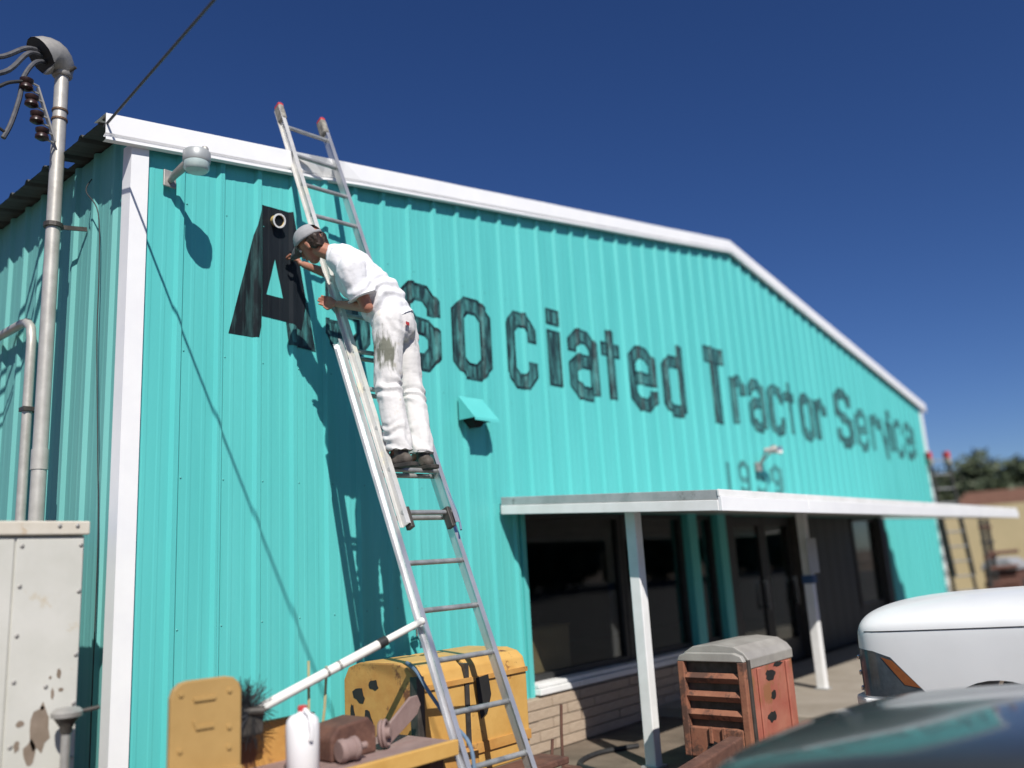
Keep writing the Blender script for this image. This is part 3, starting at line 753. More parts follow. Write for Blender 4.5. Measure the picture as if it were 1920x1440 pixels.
# ------------------------------------------------------------------ electrical cabinet, lower left
cbn = empty('electrical_cabinet', (-.86,-.05,0), 'tall chalky white metal cabinet with peeling paint beside the corner', 'cabinet')
K0, K1, KY0, KY1 = -1.42, -.385, -.44, .62
part('cabinet_body', CAB, cbn, (K0,K1,KY0,KY1,.05,1.91), bevel=.008)
part('cap_ledge', CABCAP, cbn, (K0-.02,K1+.014,KY0-.03,KY1+.02,1.913,1.985), bevel=.008)
part('door_panel', CAB, cbn, (-1.40,-.735,KY0-.012,KY0-.001,.10,1.895), bevel=.003)
part('side_panel', CAB, cbn, (-.725,-.395,KY0-.012,KY0-.001,.10,1.895), bevel=.003)
screw = None
for sx, sz in [(-.70,1.86),(-.41,1.86),(-.70,1.66),(-.41,1.62),(-.70,1.42),(-.41,1.30),(-.55,1.16),(-.41,1.06),(-.70,1.2),(-.70,.9),(-.41,.8),(-.44,1.96),(-.53,1.96),(-.85,1.96)]:
    y = KY0-.031 if sz > 1.9 else KY0-.012
    if screw is None:
        screw = mk('screw', MB().lathe((0,0,0), (0,-1,0), [(0,.011),(.004,.011),(.007,.006),(.0075,.001)], 8), GREYMET, cbn)
        s_ = screw; ORG[s_.name] = V((0,0,0))
    else: s_ = copy_of(screw, cbn)
    s_.location = V((sx,y,sz))-ORG[cbn.name]
    for v_ in ([] if s_ is not screw else s_.data.vertices): v_.co = v_.co + ORG[cbn.name]
random.seed(3)
def blotch(cx, cz, rx, rz, n=14):
    P = [(cx+rx*math.cos(2*math.pi*i/n)*random.uniform(.65,1.1), cz+rz*math.sin(2*math.pi*i/n)*random.uniform(.65,1.1)) for i in range(n)]
    mb = MB().add([(x, KY0-.0135, z) for x, z in P], [list(range(n))])
    return mk('bare_patch', mb, PEEL, cbn)
for a in [(-.565,.96,.052,.13),(-.61,.86,.03,.06),(-.49,1.215,.012,.03),(-.515,1.12,.009,.03),(-.475,1.135,.015,.012),(-.66,1.0,.02,.02),(-.67,.9,.015,.03),(-.56,1.06,.01,.012),(-.53,1.20,.008,.01)]: blotch(*a)
# capped stub pipe in front of the cabinet
sp = empty('vent_pipe', (-.50,-.60,0), 'grey stub pipe with a bell shaped cap in front of the white cabinet', 'pipe')
mk('pipe', MB().tube([(-.50,-.60,0),(-.50,-.60,.98)], .022, 12), GREYMET, sp, smooth=SM)
mk('cone', MB().lathe((-.50,-.60,.94), (0,0,1), [(0,.026),(.03,.030),(.078,.062)], 18), DKMET, sp, smooth=SM)
mk('cap', MB().lathe((-.50,-.60,.94), (0,0,1), [(.0785,.001),(.079,.072),(.10,.074),(.118,.055),(.125,.001)], 18), GREYMET, sp, smooth=SM)
mk('valve_handle', MB().tube([(-.46,-.62,1.035),(-.36,-.64,1.045)], .010, 8), DKMET, sp)

# ------------------------------------------------------------------ paint cup on the letter A
pc = empty('paint_cup', (1.128,-.06,4.22), 'small white and yellow paint cup stuck on the black letter A', 'cup')
ca = V((0.0,-.96,-.28)).normalized(); c0 = V((1.09,-.012,4.268))
mk('cup', MB().lathe(c0, ca, [(0,.040),(.055,.050),(.058,.052),(.058,.044),(.02,.040),(.02,.001)], 22), TARNYEL, pc, smooth=SM)
mk('rim', MB().lathe(c0+ca*.056, ca, [(0,.050),(0,.054),(.006,.054),(.006,.043),(0,.043)], 22, False), JUG, pc)
mk('paint', MB().lathe(c0+ca*.030, ca, [(0,.038),(.018,.040),(.019,.030),(.0195,.001)], 20), PAINTB, pc)

# ------------------------------------------------------------------ extension ladder
def ladder(name, label, group, P0, d, h, base_k, fly_k, wb, wf_, cap_red=True, painted=True, cs=1.0, rm=None):
    """P0 = centre of rung 0; d up the ladder; h along the rungs; base_k/fly_k = (first, last) in rung units"""
    d, h = V(d).normalized(), V(h).normalized(); nrm = h.cross(d).normalized()      # away from climber
    if nrm.y < 0 and abs(nrm.y) > .3: nrm = -nrm
    lo = P0+d*base_k[0]*RS
    L = empty(name, lo, label, 'ladder', group)
    def rail(nm, half, k0, k1, off, m, sgn):
        c = P0+h*half*sgn+nrm*off; a, b = c+d*k0*RS, c+d*k1*RS; md = (a+b)/2; hl = (b-a)/2
        mb = MB()
        mb.obox(md, h*.0022, nrm*.036, hl)                                    # web
        mb.obox(md-nrm*.0345+h*sgn*.0135, h*.0112, nrm*.0015, hl)             # flanges point outwards
        mb.obox(md+nrm*.0345+h*sgn*.0135, h*.0112, nrm*.0015, hl)
        mb.obox(md-nrm*.0345-h*sgn*.006, h*.0035, nrm*.0015, hl)
        return mk(nm, mb, m, L)
    r1 = {}
    for s in (-1, 1):
        r1[s] = rail('base_rail', wb/2, base_k[0], base_k[1], .042, rm or ALU, s)
        rf = rail('fly_rail', wf_/2, fly_k[0], fly_k[1], -.036, ALUP if painted and s < 0 else (rm or ALU), s)
        c = P0+h*wf_/2*s+nrm*-.036
        e = c+d*fly_k[1]*RS
        cp = mk('end_cap', MB().obox(e-d*.055, h*.024*cs, nrm*.043*cs, d*.075), DIRTYW, rf, bevel=.015, seg=3)
        if cap_red: mk('cap_tip', MB().obox(e+d*(.012+.05*(cs-1))+h*.004, h*.023*cs, nrm*.040*cs, d*(.034+.09*(cs-1))), RED, rf, bevel=.014, seg=3)
        # rung ends show on the outside of the rails
        for k in range(math.ceil(fly_k[0]), math.floor(fly_k[1])+1):
            q = c+d*k*RS
            mk('rung_plug', MB().tube([q+h*s*.001, q+h*s*.005], .015, 10), RUNG, rf)
        if base_k[0] < -5:
            f0 = P0+h*wb/2*s+nrm*.042+d*base_k[0]*RS
            mk('foot', MB().obox(f0+V((0,0,.012)), h*.03, V((0,.055,0)), V((0,0,.012))), BLACKR, r1[s], bevel=.005)
    for k in range(math.ceil(base_k[0]+.3), math.floor(base_k[1])+1):
        c = P0+d*k*RS+nrm*.042
        mk('rung', MB().tube([c-h*wb/2, c+h*wb/2], .0165, 12), RUNG, L, smooth=SM)
    for k in range(math.ceil(fly_k[0]), math.floor(fly_k[1])+1):
        c = P0+d*k*RS-nrm*.036
        mk('rung', MB().tube([c-h*wf_/2, c+h*wf_/2], .0165, 12), RUNG, L, smooth=SM)
    return L, d, h, nrm
LP0 = V((1.421, -1.169, 1.973)); LD = V((-.007, .362, .932)); LH = V((math.cos(-.091), math.sin(-.091), .009))
kg = -(1.973-.02)/(RS*LD.normalized().z)
lad, LD, LH, LN = ladder('extension_ladder', 'aluminium extension ladder with red tips that the painter stands on', 'extension ladders', LP0, LD, LH, (kg, 4.40), (-.28, 11.62), .455, .385)
# rung locks and rope on the main ladder
for s in (-1, 1):
    q = LP0-LN*.036+LH*s*.165-LD*.04
    mk('rung_lock', MB().obox(q, LH*.014, LN*.03, LD*.07), DKMET, lad, bevel=.004)
wire('blue_rope', [LP0+LD*.9*RS+LH*.19-LN*.06, LP0+LD*.1*RS+LH*.215-LN*.07, LP0-LD*.25*RS+LH*.235-LN*.05, LP0-LD*.45*RS+LH*.215-LN*.06], .007, BLUEROPE, 'bit of blue rope tied to the right rail of the ladder', 'rope')

# ------------------------------------------------------------------ person
def blob(prims, voxel, smooth=6, wrinkle=None):
    """union of swept ellipsoids -> one continuous surface (verts, faces in world space)"""
    bm = bmesh.new()
    unit = bmesh.new(); bmesh.ops.create_icosphere(unit, subdivisions=2, radius=1.0)
    uv = [v.co.copy() for v in unit.verts]; uf = [[v.index for v in f.verts] for f in unit.faces]; unit.free()
    VS, FS = [], []
    for pr in prims:
        p0, r0, p1, r1 = V(pr[0]), pr[1], V(pr[2]), pr[3]
        side = V(pr[4]) if len(pr) > 4 and pr[4] is not None else None
        ax = (p1-p0); Ln = ax.length
        if not isinstance(r0, (tuple, list)): r0 = (r0, r0)
        if not isinstance(r1, (tuple, list)): r1 = (r1, r1)
        mr = min(min(r0), min(r1)); n = max(1, int(Ln/(mr*.30)))
        t = ax.normalized() if Ln > 1e-6 else V((0,0,1))
        if side is None: side = V((1,0,0)) if abs(t.x) < .8 else V((0,1,0))
        a = (side-t*side.dot(t)).normalized(); b = t.cross(a)
        for i in range(n+1):
            u = i/n; c = p0.lerp(p1, u); ra_ = r0[0]+(r1[0]-r0[0])*u; rb_ = r0[1]+(r1[1]-r0[1])*u; rc = min(ra_, rb_)
            k = len(VS)
            VS += [c+a*v.x*ra_+b*v.y*rb_+t*v.z*rc for v in uv]; FS += [[k+j for j in f] for f in uf]
    bm.free()
    me = bpy.data.meshes.new('tmp'); me.from_pydata([tuple(v) for v in VS], [], FS)
    ob = bpy.data.objects.new('tmp', me); col.objects.link(ob)
    md = ob.modifiers.new('r', 'REMESH'); md.mode = 'VOXEL'; md.voxel_size = voxel
    if smooth:
        ms_ = ob.modifiers.new('s', 'SMOOTH'); ms_.factor = .5; ms_.iterations = smooth
    dg = bpy.context.evaluated_depsgraph_get(); ev = ob.evaluated_get(dg); m2 = ev.to_mesh()
    mb = MB(); nrm = [v.normal.copy() for v in m2.vertices]
    mb.v = [v.co.copy() for v in m2.vertices]; mb.f = [list(p.vertices) for p in m2.polygons]
    ev.to_mesh_clear(); bpy.data.objects.remove(ob, do_unlink=True); bpy.data.meshes.remove(me)
    if wrinkle: mb.v = [p+nn*wrinkle(p) for p, nn in zip(mb.v, nrm)]
    return mb

hip = V((1.405,-.965,3.325)); waist = V((1.345,-.915,3.50)); chest = V((1.20,-.80,3.685)); neckb = V((1.095,-.715,3.805)); head = V((1.005,-.585,3.885))
shL = V((1.075,-.905,3.635)); shR = V((1.29,-.60,3.835)); elL = V((1.175,-.95,3.375)); haL = V((1.165,-.625,3.475)); elR = V((1.345,-.36,3.80)); haR = V((1.225,-.14,3.925))
hpL = V((1.30,-1.02,3.27)); hpR = V((1.50,-.93,3.295)); knL = V((1.272,-1.03,2.845)); knR = V((1.545,-.955,2.875)); anL = V((1.285,-1.115,2.42)); anR = V((1.515,-1.075,2.43))
sideC = (shR-shL).normalized(); sideH = V((.93,.35,.08)).normalized()
F = V((-.16,.90,-.40)); Uh = V((-.42,.30,.86)).normalized(); F = (F-Uh*F.dot(Uh)).normalized(); Rh = F.cross(Uh).normalized()
man = empty('person', (1.42,-1.07,2.26), 'painter in white shirt, white trousers and grey cap standing on the ladder', 'person')
def hd(x, y, z): return head+Rh*x+F*y+Uh*z        # head space: right, face, up
prims = []
# trunk and legs (under the clothes), neck, head
prims += [(hip,(.145,.10),waist,(.125,.085),sideH), (waist,(.125,.085),chest,(.145,.095),(sideH+sideC)), (chest,(.15,.095),neckb-(neckb-chest)*.2,(.11,.07),sideC)]
prims += [(hpL,.075,knL,.052), (knL,.050,anL,.036), (hpR,.075,knR,.052), (knR,.050,anR,.036), (anL,.034,anL+V((0,.10,-.09)),.03), (anR,.034,anR+V((0,.10,-.09)),.03)]
prims += [(neckb-(neckb-chest)*.1,.060,hd(0,-.03,-.06),.056)]
prims += [(hd(0,-.025,.035),(.074,.088),hd(0,.02,.03),(.074,.080),Rh), (hd(0,.03,-.02),(.062,.06),hd(0,.045,-.085),(.045,.04),Rh)]
prims += [(hd(0,.095,.0),.012,hd(0,.108,-.03),.015), (hd(-.018,.10,-.035),.008,hd(.018,.10,-.035),.008)]               # nose
prims += [(hd(-.075,-.005,.01),(.012,.022),hd(-.077,-.008,-.03),(.009,.014),Rh), (hd(.075,-.005,.01),(.012,.022),hd(.077,-.008,-.03),(.009,.014),Rh)]  # ears
prims += [(hd(-.022,.092,-.062),.009,hd(.022,.092,-.062),.009)]                                                      # mouth
# arms
prims += [(shL,.056,elL,.043), (elL,.042,haL.lerp(elL,.12),.027), (shR,.056,elR,.043), (elR,.042,haR.lerp(elR,.12),.027)]
# left hand grips the rail, right hand holds the brush
def hand(w, grip, dirf, palmn, curl, thumb):
    """w wrist, grip knuckle centre, dirf finger direction, palmn across the knuckles"""
    out = []; dirf = V(dirf).normalized(); ac = V(palmn).normalized(); down = dirf.cross(ac).normalized()*curl
    out.append((w,(.026,.020),grip,(.040,.016),ac))
    for i, (o_, l_) in enumerate(((-.031,.070),(-.010,.082),(.011,.078),(.031,.062))):
        k = grip+ac*o_+dirf*.008; m_ = k+dirf*l_*.45+down*l_*.22; e_ = m_+dirf*l_*.05+down*l_*.55
        out += [(k,.0095,m_,.0088), (m_,.0088,e_,.0075)]
    tb = w.lerp(grip,.35)-ac*.026; tm = tb-ac*.022+dirf*.030+down*.018; te = tm+dirf*.028+down*.020+ac*.012
    out += [(tb,.012,tm,.0105), (tm,.0105,te,.0085)]
    return out
prims += hand(haL, haL+V((-.012,.055,.028)), V((.25,.93,.25)), V((.10,-.25,.96)), -1, 1)
prims += hand(haR, haR+V((-.01,.035,.055)), V((-.30,.55,.75)), V((.85,.45,.05)), 1, 1)
body = mk('body', blob(prims, .0065, 3), SKIN, man, smooth=True)
# eyes
for s in (-1, 1):
    mk('eye', MB().lathe(hd(s*.031,.088,.008), F, [(-.011,.001),(-.008,.008),(0,.011),(.006,.009),(.010,.001)], 10), JUG, man, smooth=True)
# hair: back and sides under the cap
hp = [(hd(-.066,-.03,.02),(.018,.05),hd(-.060,-.055,-.045),(.014,.028),Rh), (hd(.066,-.03,.02),(.018,.05),hd(.060,-.055,-.045),(.014,.028),Rh),
      (hd(-.04,-.080,.02),(.042,.026),hd(-.03,-.076,-.050),(.036,.016),Rh), (hd(.04,-.080,.02),(.042,.026),hd(.03,-.076,-.050),(.036,.016),Rh)]
mk('hair', blob(hp, .006, 2, lambda p: .004*noise.noise(p*90)), HAIR, man, smooth=True)
# cap: crown shell with an opening at the back, strap and brim
def crown(t, ph, r=1.0):
    # t 0 at rim .. 1 at top
    a = t*math.pi/2
    return hd(.094*r*math.cos(a)**.75*math.sin(ph), .004+.114*r*math.cos(a)**.75*math.cos(ph), .035+.108*r*math.sin(a))
mb = MB(); nu, nv = 32, 9
vs = []; 
for lay, r in ((0,1.0),(1,.955)):
    for i in range(nv+1):
        for j in range(nu): vs.append(crown(i/nv, 2*math.pi*j/nu, r))
fs = []; N1 = (nv+1)*nu
def hole(i, j):
    ph = 2*math.pi*(j+.5)/nu; dphi = abs(((ph-math.pi+math.pi) % (2*math.pi))-math.pi)
    return (i+.5)/nv < .42 and (i+.5)/nv > .10 and dphi < .34
for i in range(nv):
    for j in range(nu):
        if hole(i, j): continue
        j2 = (j+1) % nu
        fs.append((i*nu+j, i*nu+j2, (i+1)*nu+j2, (i+1)*nu+j)); fs.append((N1+i*nu+j, N1+(i+1)*nu+j, N1+(i+1)*nu+j2, N1+i*nu+j2))
for j in range(nu): fs.append((j, N1+j, N1+(j+1) % nu, (j+1) % nu))
mb.add(vs, fs); capo = mk('cap', mb, CAPM, man, smooth=True, recalc=False)
mk('cap_button', MB().lathe(hd(0,.004,.140), Uh, [(0,.010),(.006,.008),(.008,.001)], 8), CAPM, capo)
mb = MB(); rows = []
for k in range(4):
    for i in range(13):
        ph = -1.05+2.1*i/12; e = k/3
        q = crown(.06, ph, 1.0)
        rows.append(q + F*(.085*e*math.cos(ph*.85)) - Uh*(.030*e*e+.012*abs(math.sin(ph))**2*e))
fs = [(k*13+i, k*13+i+1, (k+1)*13+i+1, (k+1)*13+i) for k in range(3) for i in range(12)]
mb.add(rows+[q-Uh*.006 for q in rows], fs+[tuple(52+v for v in reversed(f)) for f in fs]+[(3*13+i, 3*13+i+1, 52+3*13+i+1, 52+3*13+i) for i in range(12)])
mk('brim', mb, CAPD, capo, smooth=True)
# white T shirt
def wr(amp, sx, sy, sz):
    def f(p): 
        q = V((p.x*sx, p.y*sy, p.z*sz)); return amp*(noise.noise(q)+.5*noise.noise(q*2.1))
    return f
axT = (neckb-hip).normalized()
def fold(p):
    t = (p-waist).dot(axT)
    k = max(0, 1-abs(t+.02)/.20)
    s = math.sin(t*70+5*noise.noise(p*6))*.5+.5
    return .014*noise.noise(p*8)+.022*k*(s-.5)+.004*noise.noise(V((p.x*30,p.y*30,p.z*12)))
tp = [(hip-axT*.10,(.182,.142),hip+axT*.03,(.182,.142),sideH), (hip+axT*.03,(.182,.142),waist,(.172,.134),sideH), (waist,(.172,.134),chest,(.188,.136),(sideH+sideC)), (chest,(.188,.136),chest.lerp(neckb,.62),(.155,.112),sideC),
      (chest.lerp(neckb,.6),(.13,.09),neckb,(.075,.072),sideC),
      (chest+V((-.01,.03,-.06)),.12,waist+V((-.055,.035,-.02)),.125), (waist+V((-.055,.035,-.02)),.125,hip+V((-.055,.03,.03)),.13)]
tb = blob(tp, .010, 5, fold)
for i, p in enumerate(tb.v):
    t = (p-hip).dot(axT)
    if t < -.035: tb.v[i] = p+axT*(-.035-t)
for s_, e_ in ((shL,elL),(shR,elR)):
    sl = blob([(chest.lerp(s_,.50),.112,s_,.096), (s_,.096,s_.lerp(e_,.5),.094), (s_.lerp(e_,.5),.094,s_.lerp(e_,.85),.098)], .010, 4, fold)
    dr = (e_-s_).normalized(); lim = (e_-s_).length*.74
    for i, p in enumerate(sl.v):
        q = (p-s_).dot(dr)
        if q > lim: sl.v[i] = p-dr*(q-lim)
    tb.add(sl.v, sl.f)
tee = mk('t_shirt', tb, TEE, man, smooth=True)
# trousers
def tm(name):
    m = mat(name, (.63,.615,.605), (.70,.685,.675), 6, .9, bump=.5, bscale=22, c3=(.60,.57,.50), s3=9, t3=.60)
    nt = m.node_tree; N = nt.nodes; Lk = nt.links; b = N['Principled BSDF']
    src = b.inputs['Base Color'].links[0].from_socket
    geo = N.new('ShaderNodeNewGeometry'); mp = N.new('ShaderNodeMapping'); mp.vector_type = 'TEXTURE'
    mp.inputs['Location'].default_value = (1.215,-1.10,3.05); mp.inputs['Scale'].default_value = (.075,.30,.19)
    mp.inputs['Rotation'].default_value = (0, math.radians(-8), 0)
    ln = N.new('ShaderNodeVectorMath'); ln.operation = 'LENGTH'
    nz = N.new('ShaderNodeTexNoise'); nz.inputs['Scale'].default_value = 34; nz.inputs['Detail'].default_value = 8
    ad = N.new('ShaderNodeMath'); ad.operation = 'MULTIPLY_ADD'; ad.inputs[1].default_value = 1.9; 
    rp = N.new('ShaderNodeValToRGB'); rp.color_ramp.elements[0].position = .0; rp.color_ramp.elements[0].color = (1,1,1,1)
    rp.color_ramp.elements[1].position = .45; rp.color_ramp.elements[1].color = (0,0,0,1)
    sb = N.new('ShaderNodeMath'); sb.operation = 'SUBTRACT'; sb.inputs[1].default_value = 1.28
    mx = N.new('ShaderNodeMix'); mx.data_type = 'RGBA'; mx.inputs['B'].default_value = (.17,.175,.14,1)
    Lk.new(geo.outputs['Position'], mp.inputs[0]); Lk.new(mp.outputs[0], ln.inputs[0]); mp2 = N.new('ShaderNodeMapping'); mp2.inputs['Scale'].default_value = (1,1,.32); Lk.new(geo.outputs['Position'], mp2.inputs[0]); Lk.new(mp2.outputs[0], nz.inputs['Vector'])
    Lk.new(nz.outputs['Fac'], ad.inputs[0]); Lk.new(ln.outputs['Value'], ad.inputs[2]); Lk.new(ad.outputs[0], sb.inputs[0]); Lk.new(sb.outputs[0], rp.inputs[0])
    Lk.new(rp.outputs[0], mx.inputs['Factor']); Lk.new(src, mx.inputs['A']); Lk.new(mx.outputs['Result'], b.inputs['Base Color'])
    return m
TROU = tm('paint_stained_white_cotton')
def tfold(p):
    k = max(0, 1-abs(p.z-2.83)/.16)+max(0, 1-abs(p.z-2.48)/.13)+.5*max(0, 1-abs(p.z-3.2)/.12)
    return .005*noise.noise(p*8)+.016*k*math.sin(p.z*70+p.x*30+9*noise.noise(p*6))*.6+.004*noise.noise(V((p.x*25,p.y*25,p.z*9)))
pp = [(hip+axT*.05,(.158,.118),hip-V((0,.005,.01)),(.176,.136),sideH), (hip-V((-.0,.04,.04)),(.15,.11),hip-V((0,.05,.07)),(.135,.10),sideH),
      (hpL,.112,hpL.lerp(knL,.5),.104), (hpL.lerp(knL,.5),.104,knL,.092), (knL,.092,anL+V((0,0,-.06)),.087),
      (hpR,.112,hpR.lerp(knR,.5),.104), (hpR.lerp(knR,.5),.104,knR,.092), (knR,.092,anR+V((0,0,-.06)),.087)]
tb = blob(pp, .010, 4, tfold)
for p in tb.v:
    hz = 2.392+.03*(p.y+1.1)
    if p.z < hz: p.z = hz-.012*noise.noise(p*30)
mk('trousers', tb, TROU, man, smooth=True)
tg = MB().obox((1.375,-1.128,3.255), V((.018,.004,.0)), V((0,.002,0)), V((0,0,.011))); mk('red_tab', tg, RED, man)
# boots standing on the rung
for an, yaw in ((anL,.10), (anR,-.10)):
    b0 = V((an.x, an.y-.055, 2.325)); fd = V((-math.sin(yaw), math.cos(yaw), -.02))
    bp_ = [(an+V((0,0,-.01)),.050,b0+V((0,.03,0)),.046), (b0,(.042,.042),b0+fd*.11,(.044,.040),V((1,0,0))), (b0+fd*.10,(.045,.038),b0+fd*.215-V((0,0,.008)),(.044,.030),V((1,0,0)))]
    bo = mk('boot', blob(bp_, .009, 3), BOOT, man, smooth=True)
    out_ = [(-.040,-.05),(-.034,-.075),(.0,-.085),(.034,-.075),(.040,-.05),(.046,.10),(.046,.19),(.034,.24),(0,.262),(-.034,.24),(-.046,.19),(-.046,.10)]
    mk('boot_sole', MB().prism(out_, b0+V((0,0,-.050)), V((fd.y,-fd.x,0)), V((fd.x,fd.y,0)), V((0,0,.026))), SOLE, bo, bevel=.004)
# brush in the right hand
bs = haR+V((-.02,.04,.075))
br_ = empty('paint_brush', bs, 'paint brush held against the black letter A', 'brush')
mk('handle', MB().tube([bs-V((.03,.05,.03)), bs, bs+V((.01,.03,.02))], [.006,.009,.010], 8), mat('brush_wood',(.35,.2,.09),None,rough=.5), br_, smooth=SM)
mk('bristles', MB().obox(bs+V((.02,.055,.035)), V((.022,0,0)), V((0,.004,-.005)), V((.006,.020,.014))), PAINTB, br_)

# ------------------------------------------------------------------ yellow tractor remains below the ladder
ym = empty('yellow_tractor_chassis', (1.2,-1.0,0), 'rusty yellow tractor chassis with boxy hood lying along the wall', 'tractor part')
# hood: skin facing the street, end plate with holes facing left
HX0, HX1, HY0, HY1, HZ0, HZ1 = 1.36, 2.36, -1.16, -.46, .34, 1.05
prof = [(HY1,HZ0),(HY0,HZ0),(HY0,HZ1-.12),(HY0+.02,HZ1-.05),(HY0+.07,HZ1-.01),(HY0+.16,HZ1+.012),(HY1-.16,HZ1+.012),(HY1-.05,HZ1-.02),(HY1,HZ1-.10)]
for a, b in ((HX0,1.74),(1.78,HX1)):
    mb = MB().prism([(y,z) for y, z in prof], (a,0,0), (0,1,0), (0,0,1), (b-a,0,0))
    mk('hood_panel', mb, YEL, ym, bevel=.01)
part('hood_strap', DKMET, ym, (1.741,1.779,HY0-.004,HY1,HZ0,HZ1-.03))
mb = MB().prism([(y*.985-.012,z) for y, z in prof], (HX0-.045,0,0), (0,1,0), (0,0,1), (.042,0,0)); ep = mk('end_plate', mb, YELR, ym, bevel=.008)
random.seed(11)
for (y, z, ry, rz) in [(-.62,.86,.07,.05),(-.70,.70,.05,.08),(-.60,.60,.06,.07),(-.76,.93,.06,.035),(-.72,.52,.09,.05),(-.55,.74,.03,.07)]:
    P = [(y+ry*math.cos(2*math.pi*i/12)*random.uniform(.6,1.15), z+rz*math.sin(2*math.pi*i/12)*random.uniform(.6,1.15)) for i in range(12)]
    mk('torn_hole', MB().add([(HX0-.0475,q,w) for q, w in P], [list(range(12))]), DARK, ep)
mk('end_channel', MB().box(HX0-.052,HX0+.01,HY0-.018,HY0+.05,HZ0,HZ1-.06), DKMET, ym, bevel=.006)
part('hood_rail', YELR, ym, (HX0,HX1,HY0-.014,HY0-.001,.46,.52), (HX0,HX1,HY0-.014,HY0-.001,.90,.93))
mk('dark_patch', MB().add([(x,HY0-.0165,z) for x, z in ((1.83,.92),(1.95,.93),(1.97,.80),(1.93,.70),(1.86,.66),(1.84,.78))], [(0,1,2,3,4,5)]), DARK, ym)  # flat dark patch laid on the street side of the hood
# deck and side beams
part('deck', MAUVE, ym, (-.10,1.16,-1.62,-1.10,.655,.69))
part('deck_beam', YEL, ym, (-.12,1.16,-1.66,-1.625,.62,.70), bevel=.006)
part('deck_beam', YELR, ym, (-.12,.60,-1.12,-1.08,.60,.90), bevel=.006)
part('cross_member', RUST, ym, (.2,.3,-1.6,-1.1,.2,.65), (1.0,1.1,-1.6,-1.1,.2,.65), bevel=.01)
part('axle', DKMET, ym, (-.1,2.2,-1.40,-1.25,.10,.22), bevel=.02)
part('skid', RUST, ym, (-.2,2.4,-1.62,-1.52,0,.10), (-.2,2.4,-.75,-.65,0,.34), bevel=.01)
part('foot_plate', YELR, ym, (1.35,1.70,-1.30,-1.17,.22,.52), bevel=.01)
part('toe_board', RUST, ym, (1.70,2.45,-1.42,-1.17,.30,.345), bevel=.01)
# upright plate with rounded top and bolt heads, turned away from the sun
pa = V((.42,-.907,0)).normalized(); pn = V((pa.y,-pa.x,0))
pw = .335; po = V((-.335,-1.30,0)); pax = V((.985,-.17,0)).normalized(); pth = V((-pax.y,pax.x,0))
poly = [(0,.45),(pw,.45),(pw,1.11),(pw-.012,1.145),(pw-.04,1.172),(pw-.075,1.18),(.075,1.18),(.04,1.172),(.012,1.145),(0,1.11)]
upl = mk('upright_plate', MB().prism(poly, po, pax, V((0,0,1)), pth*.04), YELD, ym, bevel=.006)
for (u, w) in [(.045,1.125),(.275,1.115),(.045,.88),(.275,.86),(.275,.95),(.15,.70)]:
    q = po+pax*u+V((0,0,w))
    mk('bolt', MB().lathe(q, -pth, [(0,.013),(.008,.013),(.009,.001)], 6), YELD, upl)
mk('welded_lug', MB().prism([(.10,1.10),(.21,1.10),(.205,1.085),(.105,1.085)], po-pth*.010, pax, V((0,0,1)), pth*.012), YELD, upl)
mk('welded_lug', MB().prism([(.10,1.00),(.115,1.00),(.125,.975),(.20,.975),(.20,.96),(.115,.96)], po-pth*.010, pax, V((0,0,1)), pth*.012), YELD, upl)
part('plate_foot', YELD, ym, (-.50,-.02,-1.40,-1.20,.74,.775), bevel=.005)
part('plate_stand', RUST, ym, (-.45,-.05,-1.38,-1.22,.0,.74), bevel=.01)
# clutter resting on the deck
jx, jy = .265,-1.47
jg = empty('plastic_jug', (jx,jy,.69), 'white plastic jug with a red cap standing on the yellow deck', 'jug')
mk('jug_body', MB().lathe((jx,jy,.692), (0,0,1), [(0,.070),(.012,.080),(.215,.082),(.245,.076),(.265,.058),(.275,.026),(.285,.024)], 22), JUG, jg, smooth=SM)
mk('cap', MB().lathe((jx,jy,.977), (0,0,1), [(0,.024),(.022,.024),(.026,.018),(.027,.001)], 14), RED, jg)
mk('handle', MB().tube([(jx-.01,jy-.035,.985),(jx-.02,jy-.085,.965),(jx-.02,jy-.10,.90),(jx-.015,jy-.088,.85)], .012, 8), JUG, jg, smooth=SM)
tag(mk('rusty_gearbox', MB().prism([(0,0),(.30,0),(.30,.13),(.25,.185),(.05,.165),(0,.11)], (.46,-1.44,.692), (1,0,0), (0,0,1), (0,.22,0)), RUST, bevel=.012), 'dark brown rusty casting on the deck right of the jug', 'machine part')
tag(mk('small_motor', MB().lathe((.46,-1.50,.752), (1,-.15,.05), [(0,.001),(0,.050),(.012,.058),(.03,.058),(.035,.052),(.075,.052),(.08,.058),(.10,.058),(.115,.04),(.13,.018),(.16,.018),(.161,.001)], 16), MAUVE, smooth=SM), 'small pinkish grey motor in front of the rusty casting', 'machine part')
tag(mk('pulley', MB().lathe((.82,-1.40,.768), (.55,-.82,.1), [(0,.001),(0,.066),(.012,.075),(.02,.066),(.032,.075),(.044,.066),(.040,.055),(.030,.05),(.030,.03),(.06,.026),(.061,.001)], 22), MAUVE, smooth=SM), 'grey pulley wheel standing on the deck', 'pulley')
tag(mk('steel_plate', MB().prism([(0,0),(.26,.11),(.30,.16),(.27,.215),(.20,.215),(-.02,.10)], (.93,-1.36,.695), (.97,.2,0), (0,0,1), (0,.02,0)), MAUVE, bevel=.004), 'mauve steel plate leaning against the yellow hood end', 'metal plate')
tag(mk('pipe_bracket', MB().obox((.12,-1.20,.92), V((.075,0,0)), V((0,.05,0)), V((0,0,.055))), DKMET, bevel=.015), 'dark iron bracket behind the upright yellow plate', 'bracket')
